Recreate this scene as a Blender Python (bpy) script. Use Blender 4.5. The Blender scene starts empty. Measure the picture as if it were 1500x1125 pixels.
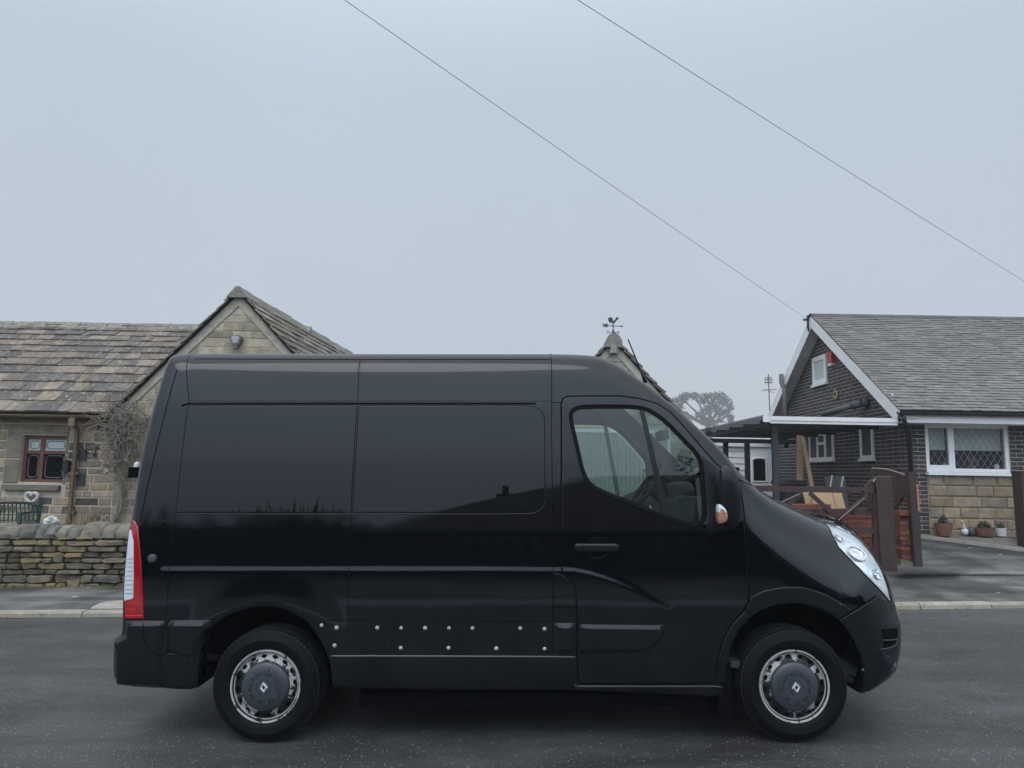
import bpy, bmesh, math, random
import numpy as np
from mathutils import Vector, Matrix
from mathutils.geometry import delaunay_2d_cdt
from mathutils.kdtree import KDTree
random.seed(7)
rng = random.Random(11)
PI = math.pi
C = bpy.context.scene.collection
# ------------------------------------------------------------------ camera model
F = 1055.0                      # focal length in photo pixels (1500 wide)
PITCH = math.radians(7.0)
CH = 1.61                       # camera height
SP, CP = math.sin(PITCH), math.cos(PITCH)
ROLL = math.radians(1.0)        # the street climbs a little: houses stand plumb, road tilts
MR = Matrix.Translation((0, 0, CH)) @ Matrix.Rotation(ROLL, 4, 'Y') @ Matrix.Translation((0, 0, -CH))
RI = Matrix.Rotation(-ROLL, 3, 'Y')

def ray(px, py):
    cx, cu = (px-750)/F, (562.5-py)/F
    return Vector((cx, CP-cu*SP, SP+cu*CP))
def at(px, py, Y):              # road frame
    d = ray(px, py); t = Y/d.y
    return Vector((d.x*t, Y, CH+d.z*t))
def ath(px, py, Y):             # house frame (plumb)
    d = RI @ ray(px, py); t = Y/d.y
    return Vector((d.x*t, Y, CH+d.z*t))
def athx(px, py, X):            # house frame, on a plane x = X
    d = RI @ ray(px, py); t = X/d.x
    return Vector((X, d.y*t, CH+d.z*t))

# ------------------------------------------------------------------ materials
def nodes(name):
    m = bpy.data.materials.new(name); m.use_nodes = True
    nt = m.node_tree; nt.nodes.clear()
    out = nt.nodes.new('ShaderNodeOutputMaterial')
    b = nt.nodes.new('ShaderNodeBsdfPrincipled')
    nt.links.new(b.outputs[0], out.inputs[0])
    return m, nt, b
def N(nt, t, **kw):
    n = nt.nodes.new(t)
    for k, v in kw.items():
        if k in n.inputs: n.inputs[k].default_value = v
        else: setattr(n, k, v)
    return n
def ramp(nt, fac, stops):
    r = nt.nodes.new('ShaderNodeValToRGB')
    el = r.color_ramp.elements
    while len(el) < len(stops): el.new(.5)
    for e, (p, c) in zip(el, stops):
        e.position = p; e.color = (c, c, c, 1) if not isinstance(c, tuple) else (*c, 1)
    nt.links.new(fac, r.inputs[0]); return r
def mixc(nt, fac, a, b, mode='MIX'):
    m = nt.nodes.new('ShaderNodeMix'); m.data_type = 'RGBA'; m.blend_type = mode
    for k, v in ((0, fac), (6, a), (7, b)):
        if hasattr(v, 'links'): nt.links.new(v, m.inputs[k])
        else: m.inputs[k].default_value = v if k == 0 else ((*v, 1) if isinstance(v, tuple) and len(v) == 3 else v)
    return m.outputs[2]
def mat(name, col, rough=.6, metal=0, var=.25, vs=6, bump=.0, bs=60, attr=False, coat=0, spec=.5, dirt=None, streak=1.0):
    """base colour * soft noise (and the per-stone colour attribute), noise bump"""
    m, nt, b = nodes(name)
    tc = N(nt, 'ShaderNodeTexCoord')
    mp = N(nt, 'ShaderNodeMapping'); nt.links.new(tc.outputs['Object'], mp.inputs[0])
    mp.inputs['Scale'].default_value = (1, 1, streak)
    n1 = N(nt, 'ShaderNodeTexNoise', Scale=vs, Detail=6.0, Roughness=.65); nt.links.new(mp.outputs[0], n1.inputs[0])
    r = ramp(nt, n1.outputs[0], [(.25, 1-var), (.75, 1+var)])
    if attr:
        a = N(nt, 'ShaderNodeAttribute', attribute_name='col'); c0 = a.outputs[0]
    else:
        c0 = (*col, 1)
    c = mixc(nt, 1.0, c0, r.outputs[0], 'MULTIPLY')
    if dirt:
        n3 = N(nt, 'ShaderNodeTexNoise', Scale=dirt[1], Detail=8.0, Roughness=.7); nt.links.new(tc.outputs['Object'], n3.inputs[0])
        r3 = ramp(nt, n3.outputs[0], [(dirt[2], 0.0), (min(1, dirt[2]+dirt[3]), 1.0)])
        c = mixc(nt, r3.outputs[0], c, dirt[0])
    nt.links.new(c, b.inputs['Base Color'])
    b.inputs['Roughness'].default_value = rough; b.inputs['Metallic'].default_value = metal
    b.inputs['Specular IOR Level'].default_value = spec
    if coat: b.inputs['Coat Weight'].default_value = coat; b.inputs['Coat Roughness'].default_value = .03
    if bump:
        n2 = N(nt, 'ShaderNodeTexNoise', Scale=bs, Detail=5.0, Roughness=.6); nt.links.new(tc.outputs['Object'], n2.inputs[0])
        bp = N(nt, 'ShaderNodeBump', Strength=bump, Distance=.02); nt.links.new(n2.outputs[0], bp.inputs['Height'])
        nt.links.new(bp.outputs[0], b.inputs['Normal'])
    return m
def glassmat(name, tint, rough=0.0, f0=.06, refl=1.0):
    m = bpy.data.materials.new(name); m.use_nodes = True; nt = m.node_tree; nt.nodes.clear()
    out = N(nt, 'ShaderNodeOutputMaterial'); t = N(nt, 'ShaderNodeBsdfTransparent'); t.inputs[0].default_value = (*tint, 1)
    g = N(nt, 'ShaderNodeBsdfGlossy'); g.inputs['Roughness'].default_value = rough
    g.inputs[0].default_value = (refl, refl, refl, 1)
    lw = N(nt, 'ShaderNodeLayerWeight', Blend=.5); pw = N(nt, 'ShaderNodeMath', operation='POWER'); nt.links.new(lw.outputs['Facing'], pw.inputs[0]); pw.inputs[1].default_value = 5
    f = N(nt, 'ShaderNodeMath', operation='MULTIPLY_ADD'); nt.links.new(pw.outputs[0], f.inputs[0]); f.inputs[1].default_value = .93; f.inputs[2].default_value = f0
    mx = N(nt, 'ShaderNodeMixShader'); nt.links.new(f.outputs[0], mx.inputs[0]); nt.links.new(t.outputs[0], mx.inputs[1]); nt.links.new(g.outputs[0], mx.inputs[2])
    nt.links.new(mx.outputs[0], out.inputs[0]); return m
def paintmat():
    m, nt, b = nodes('black_paint')
    tc = N(nt, 'ShaderNodeTexCoord')
    b.inputs['Base Color'].default_value = (.0016, .0024, .0058, 1)
    b.inputs['Specular IOR Level'].default_value = .5
    # road dust, thickest along the sills
    so = N(nt, 'ShaderNodeSeparateXYZ'); nt.links.new(tc.outputs['Object'], so.inputs[0])
    mr = N(nt, 'ShaderNodeMapRange'); mr.inputs[1].default_value = .95; mr.inputs[2].default_value = .25; nt.links.new(so.outputs[2], mr.inputs[0])
    nd = N(nt, 'ShaderNodeTexNoise', Scale=5.0, Detail=8.0, Roughness=.7); nt.links.new(tc.outputs['Object'], nd.inputs[0]); rd = ramp(nt, nd.outputs[0], [(.45, .0), (.75, .30)])
    du = N(nt, 'ShaderNodeMath', operation='MULTIPLY'); nt.links.new(mr.outputs[0], du.inputs[0]); nt.links.new(rd.outputs[0], du.inputs[1])
    cb = mixc(nt, du.outputs[0], (.0016, .0022, .0042, 1), (.045, .040, .036)); nt.links.new(cb, b.inputs['Base Color'])
    n = N(nt, 'ShaderNodeTexNoise', Scale=2.2, Detail=3.0); nt.links.new(tc.outputs['Object'], n.inputs[0])
    r = ramp(nt, n.outputs[0], [(.3, .012), (.8, .05)]); nt.links.new(r.outputs[0], b.inputs['Roughness'])
    n2 = N(nt, 'ShaderNodeTexNoise', Scale=1.6, Detail=1.0); nt.links.new(tc.outputs['Object'], n2.inputs[0])
    bp = N(nt, 'ShaderNodeBump', Strength=.035, Distance=.05); nt.links.new(n2.outputs[0], bp.inputs['Height'])
    n4 = N(nt, 'ShaderNodeTexNoise', Scale=900.0, Detail=1.0); nt.links.new(tc.outputs['Object'], n4.inputs[0])
    bp2 = N(nt, 'ShaderNodeBump', Strength=.015, Distance=.001); nt.links.new(n4.outputs[0], bp2.inputs['Height'])
    nt.links.new(bp.outputs[0], bp2.inputs['Normal']); nt.links.new(bp2.outputs[0], b.inputs['Normal'])
    return m

def tarmac(name, base, chips=.35, wet=.45, chipcol=(.42, .42, .42), patch=.35, scale=1.0):
    m, nt, b = nodes(name)
    tc = N(nt, 'ShaderNodeTexCoord'); O = tc.outputs['Object']
    big = N(nt, 'ShaderNodeTexNoise', Scale=.55, Detail=6.0, Roughness=.6); nt.links.new(O, big.inputs[0])
    mp = N(nt, 'ShaderNodeMapping'); nt.links.new(O, mp.inputs[0]); mp.inputs['Scale'].default_value = (.5, 2.2, 1); mp.inputs['Rotation'].default_value = (0, 0, .12)
    st = N(nt, 'ShaderNodeTexNoise', Scale=1.1, Detail=5.0, Roughness=.65); nt.links.new(mp.outputs[0], st.inputs[0])
    rb = ramp(nt, big.outputs[0], [(.43, 1-patch), (.57, 1+patch)])
    rs = ramp(nt, st.outputs[0], [(.40, 1-patch*.8), (.62, 1+patch*.8)])
    fine = N(nt, 'ShaderNodeTexNoise', Scale=120.0, Detail=4.0, Roughness=.7); nt.links.new(O, fine.inputs[0])
    rf = ramp(nt, fine.outputs[0], [(.3, .6), (.7, 1.4)])
    c = mixc(nt, 1.0, (*base, 1), rb.outputs[0], 'MULTIPLY'); c = mixc(nt, 1.0, c, rs.outputs[0], 'MULTIPLY'); c = mixc(nt, 1.0, c, rf.outputs[0], 'MULTIPLY')
    mp2 = N(nt, 'ShaderNodeMapping'); nt.links.new(O, mp2.inputs[0]); mp2.inputs['Scale'].default_value = (1.2, 7.0, 1); mp2.inputs['Rotation'].default_value = (0, 0, -.10)
    sc_ = N(nt, 'ShaderNodeTexNoise', Scale=1.3, Detail=9.0, Roughness=.72); nt.links.new(mp2.outputs[0], sc_.inputs[0]); rsc = ramp(nt, sc_.outputs[0], [(.56, 1.0), (.70, 1.55)]); c = mixc(nt, 1.0, c, rsc.outputs[0], 'MULTIPLY')
    vo = N(nt, 'ShaderNodeTexVoronoi', Scale=85.0*scale); nt.links.new(O, vo.inputs['Vector'])
    sep = N(nt, 'ShaderNodeSeparateColor'); nt.links.new(vo.outputs['Color'], sep.inputs[0])
    pick = N(nt, 'ShaderNodeMath', operation='GREATER_THAN'); nt.links.new(sep.outputs[0], pick.inputs[0]); pick.inputs[1].default_value = 1-.085*chips/.35
    near = N(nt, 'ShaderNodeMath', operation='LESS_THAN'); nt.links.new(vo.outputs['Distance'], near.inputs[0]); near.inputs[1].default_value = .36
    both = N(nt, 'ShaderNodeMath', operation='MULTIPLY'); nt.links.new(pick.outputs[0], both.inputs[0]); nt.links.new(near.outputs[0], both.inputs[1])
    amt = N(nt, 'ShaderNodeMath', operation='MULTIPLY'); nt.links.new(both.outputs[0], amt.inputs[0])
    nt.links.new(sep.outputs[1], amt.inputs[1])
    c = mixc(nt, amt.outputs[0], c, chipcol)
    nt.links.new(c, b.inputs['Base Color'])
    rr = ramp(nt, st.outputs[0], [(.3, wet), (.7, min(1, wet+.3))]); nt.links.new(rr.outputs[0], b.inputs['Roughness'])
    ad = N(nt, 'ShaderNodeMath', operation='ADD'); nt.links.new(fine.outputs[0], ad.inputs[0]); nt.links.new(vo.outputs['Distance'], ad.inputs[1])
    bp = N(nt, 'ShaderNodeBump', Strength=.55, Distance=.006); nt.links.new(ad.outputs[0], bp.inputs['Height']); nt.links.new(bp.outputs[0], b.inputs['Normal'])
    return m

M = {}
def setup_mats():
    M['paint'] = paintmat()
    M['dglass'] = mat('privacy_glass', (.002, .003, .004), rough=.02, var=.05, vs=2, spec=.5)
    M['plastic'] = mat('black_trim_plastic', (.0035, .004, .006), rough=.32, var=.2, vs=30, bump=.05, bs=900, spec=.42)
    M['gap'] = mat('seam_rubber', (.0015, .0015, .002), rough=.9, var=.05, spec=.1)
    M['rubber'] = mat('tyre_rubber', (.004, .004, .0045), rough=.6, var=.3, vs=25, bump=.08, bs=300, spec=.14)
    M['tread'] = mat('tyre_tread', (.016, .016, .016), rough=.8, var=.3, vs=60, bump=.2, bs=200)
    M['rim'] = mat('worn_silver_steel', (.60, .59, .57), rough=.38, metal=.3, var=.15, vs=30, bump=.1, bs=120, dirt=((.012, .011, .011), 15.0, .555, .03))
    M['rimdish'] = mat('chipped_steel_dish', (.46, .45, .43), rough=.5, metal=.2, var=.25, vs=30, bump=.1, bs=120, dirt=((.010, .010, .010), 9.0, .46, .03))
    M['rimdark'] = mat('blackened_steel', (.018, .017, .017), rough=.55, var=.4, vs=30, dirt=((.35, .33, .30), 40.0, .66, .03))
    M['hub'] = mat('grey_hubcap_plastic', (.046, .055, .065), rough=.38, var=.2, vs=14, dirt=((.11, .115, .12), 22.0, .60, .14))
    M['badge'] = mat('badge_metal', (.56, .56, .55), rough=.4, metal=.4, var=.2, vs=60)
    M['chrome'] = mat('chrome', (.78, .78, .80), rough=.18, metal=1.0, var=.06, vs=40)
    M['stud'] = mat('bare_stud', (.46, .455, .43), rough=.45, var=.5, vs=90)
    M['glass'] = glassmat('cab_glass', (.54, .65, .60))
    M['lens'] = glassmat('clear_lens', (.93, .96, .97), .02)
    M['reflector'] = mat('headlamp_reflector', (.86, .89, .90), rough=.22, metal=.65, var=.25, vs=14, bump=.5, bs=14)
    M['redlens'] = mat('red_lens', (.36, .006, .012), rough=.12, var=.25, vs=18, coat=.8)
    M['clearlens'] = mat('white_lens', (.66, .69, .74), rough=.12, var=.10, vs=30, coat=.8)
    M['amber'] = mat('amber_lens', (.44, .21, .14), rough=.2, var=.35, vs=70, coat=.5)
    M['trim'] = mat('grey_cab_trim', (.38, .40, .40), rough=.75, var=.1, vs=20, bump=.1, bs=300)
    M['dash'] = mat('charcoal_dash', (.055, .06, .062), rough=.6, var=.15, vs=30, bump=.1, bs=300)
    M['mirror'] = mat('mirror_glass', (.85, .9, .88), rough=.02, metal=1.0, var=.02)
    M['stone'] = mat('sandstone_blocks', (0, 0, 0), rough=.92, attr=True, var=.38, vs=7, bump=.7, bs=28)
    M['drystone'] = mat('drystone', (0, 0, 0), rough=.92, attr=True, var=.5, vs=9, bump=.9, bs=24, dirt=((.30, .29, .24), 11.0, .62, .10))
    M['slate'] = mat('stone_slates', (0, 0, 0), rough=.85, attr=True, var=.5, vs=11, bump=.9, bs=26, dirt=((.50, .49, .44), 15.0, .585, .07))
    M['tile'] = mat('concrete_tiles', (0, 0, 0), rough=.85, attr=True, var=.22, vs=1.6, bump=.3, bs=60)
    M['brick'] = mat('brown_brick', (0, 0, 0), rough=.85, attr=True, var=.3, vs=25, bump=.4, bs=90)
    M['redbrick'] = mat('red_brick', (0, 0, 0), rough=.88, attr=True, var=.35, vs=18, bump=.5, bs=70)
    M['mortar'] = mat('pale_mortar', (.38, .36, .335), rough=.95, var=.2, vs=10, bump=.3, bs=60)
    M['mortar2'] = mat('cream_mortar', (.50, .44, .35), rough=.95, var=.25, vs=8, bump=.3, bs=60)
    M['darkgap'] = mat('wall_core', (.020, .018, .015), rough=1, var=.4, vs=9)
    M['verge'] = mat('weathered_render', (.44, .40, .31), rough=.95, var=.3, vs=7, bump=.4, bs=40)
    M['upvc'] = mat('white_upvc', (.78, .78, .77), rough=.4, var=.07, vs=5)
    M['soffit'] = mat('dull_soffit', (.72, .72, .70), rough=.7, var=.15, vs=5)
    M['brownframe'] = mat('brown_window_frame', (.135, .052, .032), rough=.5, var=.2, vs=12)
    M['tan'] = mat('tan_rainwater_goods', (.17, .115, .065), rough=.5, var=.2, vs=9)
    M['darkpipe'] = mat('dark_rainwater_goods', (.030, .031, .036), rough=.5, var=.2, vs=9)
    M['wood'] = mat('dark_brown_stained_timber', (.048, .028, .024), rough=.7, var=.35, vs=12, bump=.3, bs=60, streak=.25, dirt=((.10, .07, .06), 14.0, .68, .1))
    M['woodedge'] = mat('weathered_timber_edge', (.27, .22, .19), rough=.8, var=.3, vs=14)
    M['pine'] = mat('raw_pine', (.42, .29, .18), rough=.8, var=.2, vs=12, streak=.2)
    M['card'] = mat('brown_cardboard', (.40, .28, .15), rough=.85, var=.12, vs=7)
    M['black'] = mat('black_metal', (.012, .012, .013), rough=.5, var=.2, vs=20)
    M['cladding'] = mat('white_cladding', (.72, .72, .70), rough=.6, var=.1, vs=5)
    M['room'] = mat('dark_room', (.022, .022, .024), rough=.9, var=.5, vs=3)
    M['pane'] = glassmat('window_pane', (.80, .84, .82), f0=.035)
    M['darkpane'] = mat('dark_pane', (.05, .055, .055), rough=.3, var=.4, vs=3, spec=.15)  # dark glass colour for the gable side windows
    M['blind'] = mat('pale_blind', (.50, .55, .53), rough=.8, var=.06, vs=4)
    M['lead'] = mat('lead_strip', (.06, .06, .065), rough=.6, var=.1)
    M['leadpale'] = mat('pale_lead', (.22, .22, .23), rough=.6, var=.1)
    M['terracotta'] = mat('terracotta', (.19, .085, .055), rough=.85, var=.35, vs=9, bump=.2, bs=60)
    M['whitepot'] = mat('white_pot', (.66, .67, .68), rough=.5, var=.08, vs=9)
    M['leaf'] = mat('shrub_leaf', (.055, .085, .045), rough=.7, var=.5, vs=15)
    M['leafgrey'] = mat('grey_leaf', (.075, .085, .085), rough=.7, var=.5, vs=15)
    M['treeleaf'] = mat('tree_leaf', (.045, .050, .028), rough=.8, var=.5, vs=.6)
    M['bark'] = mat('bark', (.075, .062, .052), rough=.9, var=.4, vs=12, bump=.4, bs=40)
    M['vine'] = mat('grey_vine_bark', (.20, .175, .145), rough=.9, var=.4, vs=25, bump=.3, bs=60)
    M['benchgreen'] = mat('green_metal_bench', (.024, .06, .050), rough=.6, var=.35, vs=14)
    M['wicker'] = mat('whitewashed_wicker', (.58, .57, .58), rough=.85, var=.3, vs=50, bump=.8, bs=70)
    M['red'] = mat('red_alarm_box', (.46, .05, .05), rough=.5, var=.1)
    M['gold'] = mat('tarnished_brass', (.36, .30, .20), rough=.5, metal=.3, var=.2)
    M['kerb'] = mat('sandstone_kerb', (0, 0, 0), rough=.9, attr=True, var=.3, vs=7, bump=.4, bs=50, dirt=((.13, .12, .10), 5.0, .58, .15))
    M['concrete'] = mat('pale_concrete', (.34, .31, .26), rough=.95, var=.35, vs=6, bump=.4, bs=50)
    M['moss'] = mat('moss', (.10, .105, .03), rough=1, var=.6, vs=12, bump=.8, bs=50)
    M['straw'] = mat('dead_leaf', (.26, .17, .09), rough=.9, var=.4, vs=30)
    M['soil'] = mat('garden_soil', (.07, .06, .045), rough=1, var=.5, vs=4, bump=.5, bs=20)
    M['cable'] = mat('overhead_cable', (.10, .105, .115), rough=.7, var=.05)
    M['vane'] = mat('weathered_iron', (.05, .047, .046), rough=.7, var=.2)
    M['hedge'] = mat('hedge_leaf', (.040, .055, .028), rough=.85, var=.6, vs=9)
    M['render'] = mat('pebbledash', (.30, .28, .25), rough=.95, var=.2, vs=6, bump=.5, bs=80)
    M['garage'] = mat('grey_garage_door', (.36, .36, .36), rough=.6, var=.1, vs=4)
    M['road'] = tarmac('road_tarmac', (.052, .0505, .0505), chips=.38, wet=.36, chipcol=(.44, .43, .42), patch=.24)
    M['pave'] = tarmac('pavement_tarmac', (.100, .097, .093), chips=.2, wet=.5, chipcol=(.36, .35, .33), patch=.5)

# ------------------------------------------------------------------ objects
BASE, ROLLED = {}, {}
def tag(o, label=None, cat=None, group=None, kind=None):
    for k, v in (('label', label), ('category', cat), ('group', group), ('kind', kind)):
        if v: o[k] = v
    return o
def thing(name, label, cat, base, roll=False, group=None):
    o = bpy.data.objects.new(name, None); C.objects.link(o); o.empty_display_size = .1
    b = Vector(base); BASE[o] = b; ROLLED[o] = roll
    o.matrix_world = (MR if roll else Matrix()) @ Matrix.Translation(b)
    return tag(o, label, cat, group)
class MB:
    def __init__(s): s.v, s.f, s.c, s.m = [], [], [], []
    def add(s, vs, fs, col=None, mi=0):
        n = len(s.v); s.v += [tuple(p) for p in vs]
        for f in fs: s.f.append(tuple(i+n for i in f)); s.c.append(col); s.m.append(mi)
    def box(s, a, b, col=None, mi=0):
        x0, y0, z0 = a; x1, y1, z1 = b
        s.add([(x0,y0,z0),(x1,y0,z0),(x1,y1,z0),(x0,y1,z0),(x0,y0,z1),(x1,y0,z1),(x1,y1,z1),(x0,y1,z1)],
              [(0,3,2,1),(4,5,6,7),(0,1,5,4),(1,2,6,5),(2,3,7,6),(3,0,4,7)], col, mi)
    def bar(s, a, b, w, h=None, up=(0,0,1), col=None, mi=0):      # rectangular bar from a to b
        a, b = Vector(a), Vector(b); h = h or w
        d = (b-a).normalized(); u = Vector(up)
        sx = d.cross(u)
        if sx.length < 1e-4: sx = d.cross(Vector((1,0,0)))
        sx.normalize(); sy = sx.cross(d).normalized()
        vs = []
        for p in (a, b):
            for i, j in ((-1,-1),(1,-1),(1,1),(-1,1)): vs.append(p+sx*(w/2*i)+sy*(h/2*j))
        s.add(vs, [(0,1,2,3),(7,6,5,4),(0,4,5,1),(1,5,6,2),(2,6,7,3),(3,7,4,0)], col, mi)
    def tube(s, pts, r, n=8, col=None, mi=0, cap=True):
        pts = [Vector(p) for p in pts]; rs = r if isinstance(r, (list, tuple)) else [r]*len(pts)
        prev = None; base = len(s.v); rings = []
        for i, p in enumerate(pts):
            d = (pts[min(i+1, len(pts)-1)]-pts[max(i-1, 0)]).normalized()
            if prev is None:
                u = d.cross(Vector((0,0,1)))
                if u.length < 1e-3: u = d.cross(Vector((1,0,0)))
            else: u = prev-d*prev.dot(d)
            u.normalize(); prev = u; w = d.cross(u)
            rings.append([p+(u*math.cos(2*PI*k/n)+w*math.sin(2*PI*k/n))*rs[i] for k in range(n)])
        vs = [q for R in rings for q in R]; fs = []
        for i in range(len(pts)-1):
            for k in range(n):
                a, b = i*n+k, i*n+(k+1) % n; fs.append((a, b, b+n, a+n))
        if cap: fs.append(tuple(range(n-1, -1, -1))); fs.append(tuple((len(pts)-1)*n+k for k in range(n)))
        s.add(vs, fs, col, mi)
    def lathe(s, prof, c, axis='Z', n=24, a0=0, a1=2*PI, col=None, mi=0):   # prof: (r, h)
        vs, fs = [], []; full = abs(a1-a0-2*PI) < 1e-6; m = n if full else n+1
        for r, h in prof:
            for k in range(m):
                a = a0+(a1-a0)*k/n
                if axis == 'Z': vs.append((c[0]+r*math.cos(a), c[1]+r*math.sin(a), c[2]+h))
                elif axis == 'Y': vs.append((c[0]+r*math.cos(a), c[1]+h, c[2]+r*math.sin(a)))
                else: vs.append((c[0]+h, c[1]+r*math.cos(a), c[2]+r*math.sin(a)))
        for i in range(len(prof)-1):
            for k in range(n):
                a, b = i*m+k, i*m+(k+1) % m; fs.append((a, b, b+m, a+m))
        s.add(vs, fs, col, mi)
    def prism(s, poly, d, col=None, mi=0):     # poly: list of 3-D points, d: extrusion vector
        n = len(poly); d = Vector(d); vs = [Vector(p) for p in poly]; vs += [p+d for p in vs]
        s.add(vs, [tuple(range(n)), tuple(range(2*n-1, n-1, -1))]+[(i, i+n, (i+1) % n+n, (i+1) % n) for i in range(n)], col, mi)
    def blob(s, c, r, seed=0, nu=10, nv=7, rough=.2, sc=(1,1,1), col=None, mi=0):
        R = random.Random(seed); vs = []; fs = []
        ph = [R.uniform(0, 6.28) for _ in range(6)]
        for j in range(nv+1):
            t = PI*j/nv
            for k in range(nu):
                a = 2*PI*k/nu
                q = 1+rough*(math.sin(3*a+ph[0]+2*t)*.5+math.sin(5*t+ph[1]+a)*.4+math.sin(2*a-3*t+ph[2])*.4)
                vs.append((c[0]+r*q*sc[0]*math.sin(t)*math.cos(a), c[1]+r*q*sc[1]*math.sin(t)*math.sin(a), c[2]+r*q*sc[2]*math.cos(t)))
        for j in range(nv):
            for k in range(nu):
                a, b = j*nu+k, j*nu+(k+1) % nu; fs.append((a, a+nu, b+nu, b))
        s.add(vs, fs, col, mi)
    def build(s, name, mats, parent=None, smooth=False, label=None, cat=None, group=None, kind=None, base=None, roll=False, auto=None, normals=None):
        me = bpy.data.meshes.new(name)
        if parent is not None:
            b = BASE[parent]
        else: b = Vector(base) if base is not None else Vector((0,0,0))
        me.from_pydata([(p[0]-b.x, p[1]-b.y, p[2]-b.z) for p in s.v], [], s.f)
        for m in (mats if isinstance(mats, (list, tuple)) else [mats]): me.materials.append(m)
        if any(s.m): me.polygons.foreach_set('material_index', s.m)
        if any(c is not None for c in s.c):
            at_ = me.color_attributes.new('col', 'FLOAT_COLOR', 'CORNER'); buf = []
            for f, c in zip(s.f, s.c):
                c = c or (.2,.2,.2); buf += [c[0], c[1], c[2], 1.0]*len(f)
            at_.data.foreach_set('color', buf)
        if normals is None:
            bm = bmesh.new(); bm.from_mesh(me); bmesh.ops.recalc_face_normals(bm, faces=bm.faces); bm.to_mesh(me); bm.free()
        if smooth or auto:
            me.polygons.foreach_set('use_smooth', [True]*len(me.polygons))
            if auto: me.set_sharp_from_angle(angle=math.radians(auto))
        me.update()
        if normals is not None: me.normals_split_custom_set_from_vertices([tuple(q) for q in normals])
        o = bpy.data.objects.new(name, me); C.objects.link(o); BASE[o] = b
        if parent is not None: o.parent = parent; ROLLED[o] = ROLLED.get(parent, False)
        else:
            o.matrix_world = (MR if roll else Matrix()) @ Matrix.Translation(b)
        return tag(o, label, cat, group, kind)

def copy_tree(o, parent=None):
    c = o.copy(); C.objects.link(c)
    if parent is not None: c.parent = parent
    BASE[c] = BASE[o]
    for ch in list(o.children): copy_tree(ch, c)
    return c

# ------------------------------------------------------------------ masonry
def clip(poly, region):             # convex clip, 2-D, region counter-clockwise
    out = poly
    for i in range(len(region)):
        a, b = region[i], region[(i+1) % len(region)]
        ex, ey = b[0]-a[0], b[1]-a[1]; inp, out = out, []
        if not inp: return []
        side = lambda p: ex*(p[1]-a[1])-ey*(p[0]-a[0])
        for j in range(len(inp)):
            p, q = inp[j], inp[(j+1) % len(inp)]; sp_, sq = side(p), side(q)
            if sp_ >= 0: out.append(p)
            if (sp_ >= 0) != (sq >= 0):
                t = sp_/(sp_-sq); out.append((p[0]+(q[0]-p[0])*t, p[1]+(q[1]-p[1])*t))
    return out
def area(p): return sum(p[i][0]*p[(i+1) % len(p)][1]-p[(i+1) % len(p)][0]*p[i][1] for i in range(len(p)))/2
def block(mb, poly, O, U, W, Nn, h, bev, col, jit=0, R=rng, mi=0):
    """a stone: 2-D polygon raised h along Nn from the wall plane with a bevelled arris"""
    if len(poly) < 3 or area(poly) < 2e-4: return
    cx = sum(p[0] for p in poly)/len(poly); cy = sum(p[1] for p in poly)/len(poly)
    sz = min(max(p[0] for p in poly)-min(p[0] for p in poly), max(p[1] for p in poly)-min(p[1] for p in poly))
    b = min(bev, sz*.3); n = len(poly); lo, hi = [], []
    for p in poly:
        q = (p[0]+R.uniform(-jit, jit), p[1]+R.uniform(-jit, jit))
        dx, dy = cx-q[0], cy-q[1]; L = math.hypot(dx, dy) or 1
        lo.append(q); hi.append((q[0]+(math.copysign(min(b, abs(dx)), dx)), q[1]+(math.copysign(min(b, abs(dy)), dy))))
    P = lambda q, k: O+U*q[0]+W*q[1]+Nn*k
    vs = [P(q, -.004) for q in lo]+[P(q, h*.55) for q in lo]+[P(q, h+R.uniform(-.12, .12)*h) for q in hi]
    fs = [tuple(2*n+i for i in range(n))]
    for l in (0, n): fs += [(l+i, l+(i+1) % n, l+n+(i+1) % n, l+n+i) for i in range(n)]
    mb.add(vs, fs, col, mi)
def coursed(mb, O, U, W, Nn, width, height, ch, ln, gap, h, bev, colf, region=None, holes=(), jit=0, R=rng, bond=None, mi=0):
    O, U, W, Nn = Vector(O), Vector(U).normalized(), Vector(W).normalized(), Vector(Nn).normalized()
    y = 0; row = 0
    while y < height-1e-4:
        c = R.uniform(*ch) if isinstance(ch, tuple) else ch
        c = min(c, height-y)
        if height-y-c < .02: c = height-y
        spans = [(0, width)]
        for (hx0, hy0, hx1, hy1) in holes:
            if y+c > hy0+.01 and y < hy1-.01:
                ns = []
                for a, b in spans:
                    if hx1 <= a or hx0 >= b: ns.append((a, b)); continue
                    if hx0 > a: ns.append((a, hx0))
                    if hx1 < b: ns.append((hx1, b))
                spans = ns
        for a, b in spans:
            x = a
            first = True
            while x < b-1e-4:
                l = R.uniform(*ln) if isinstance(ln, tuple) else ln
                if first and bond is not None and row % 2 and a == 0: l *= bond
                first = False
                if b-x-l < (ln[0]*.5 if isinstance(ln, tuple) else .03): l = b-x
                l = min(l, b-x)
                g = gap/2
                poly = [(x+g, y+g), (x+l-g, y+g), (x+l-g, y+c-g), (x+g, y+c-g)]
                if region: poly = clip(poly, region)
                block(mb, poly, O, U, W, Nn, h*R.uniform(.6, 1.25), bev, colf(R), jit, R, mi)
                x += l
        y += c; row += 1
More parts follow.
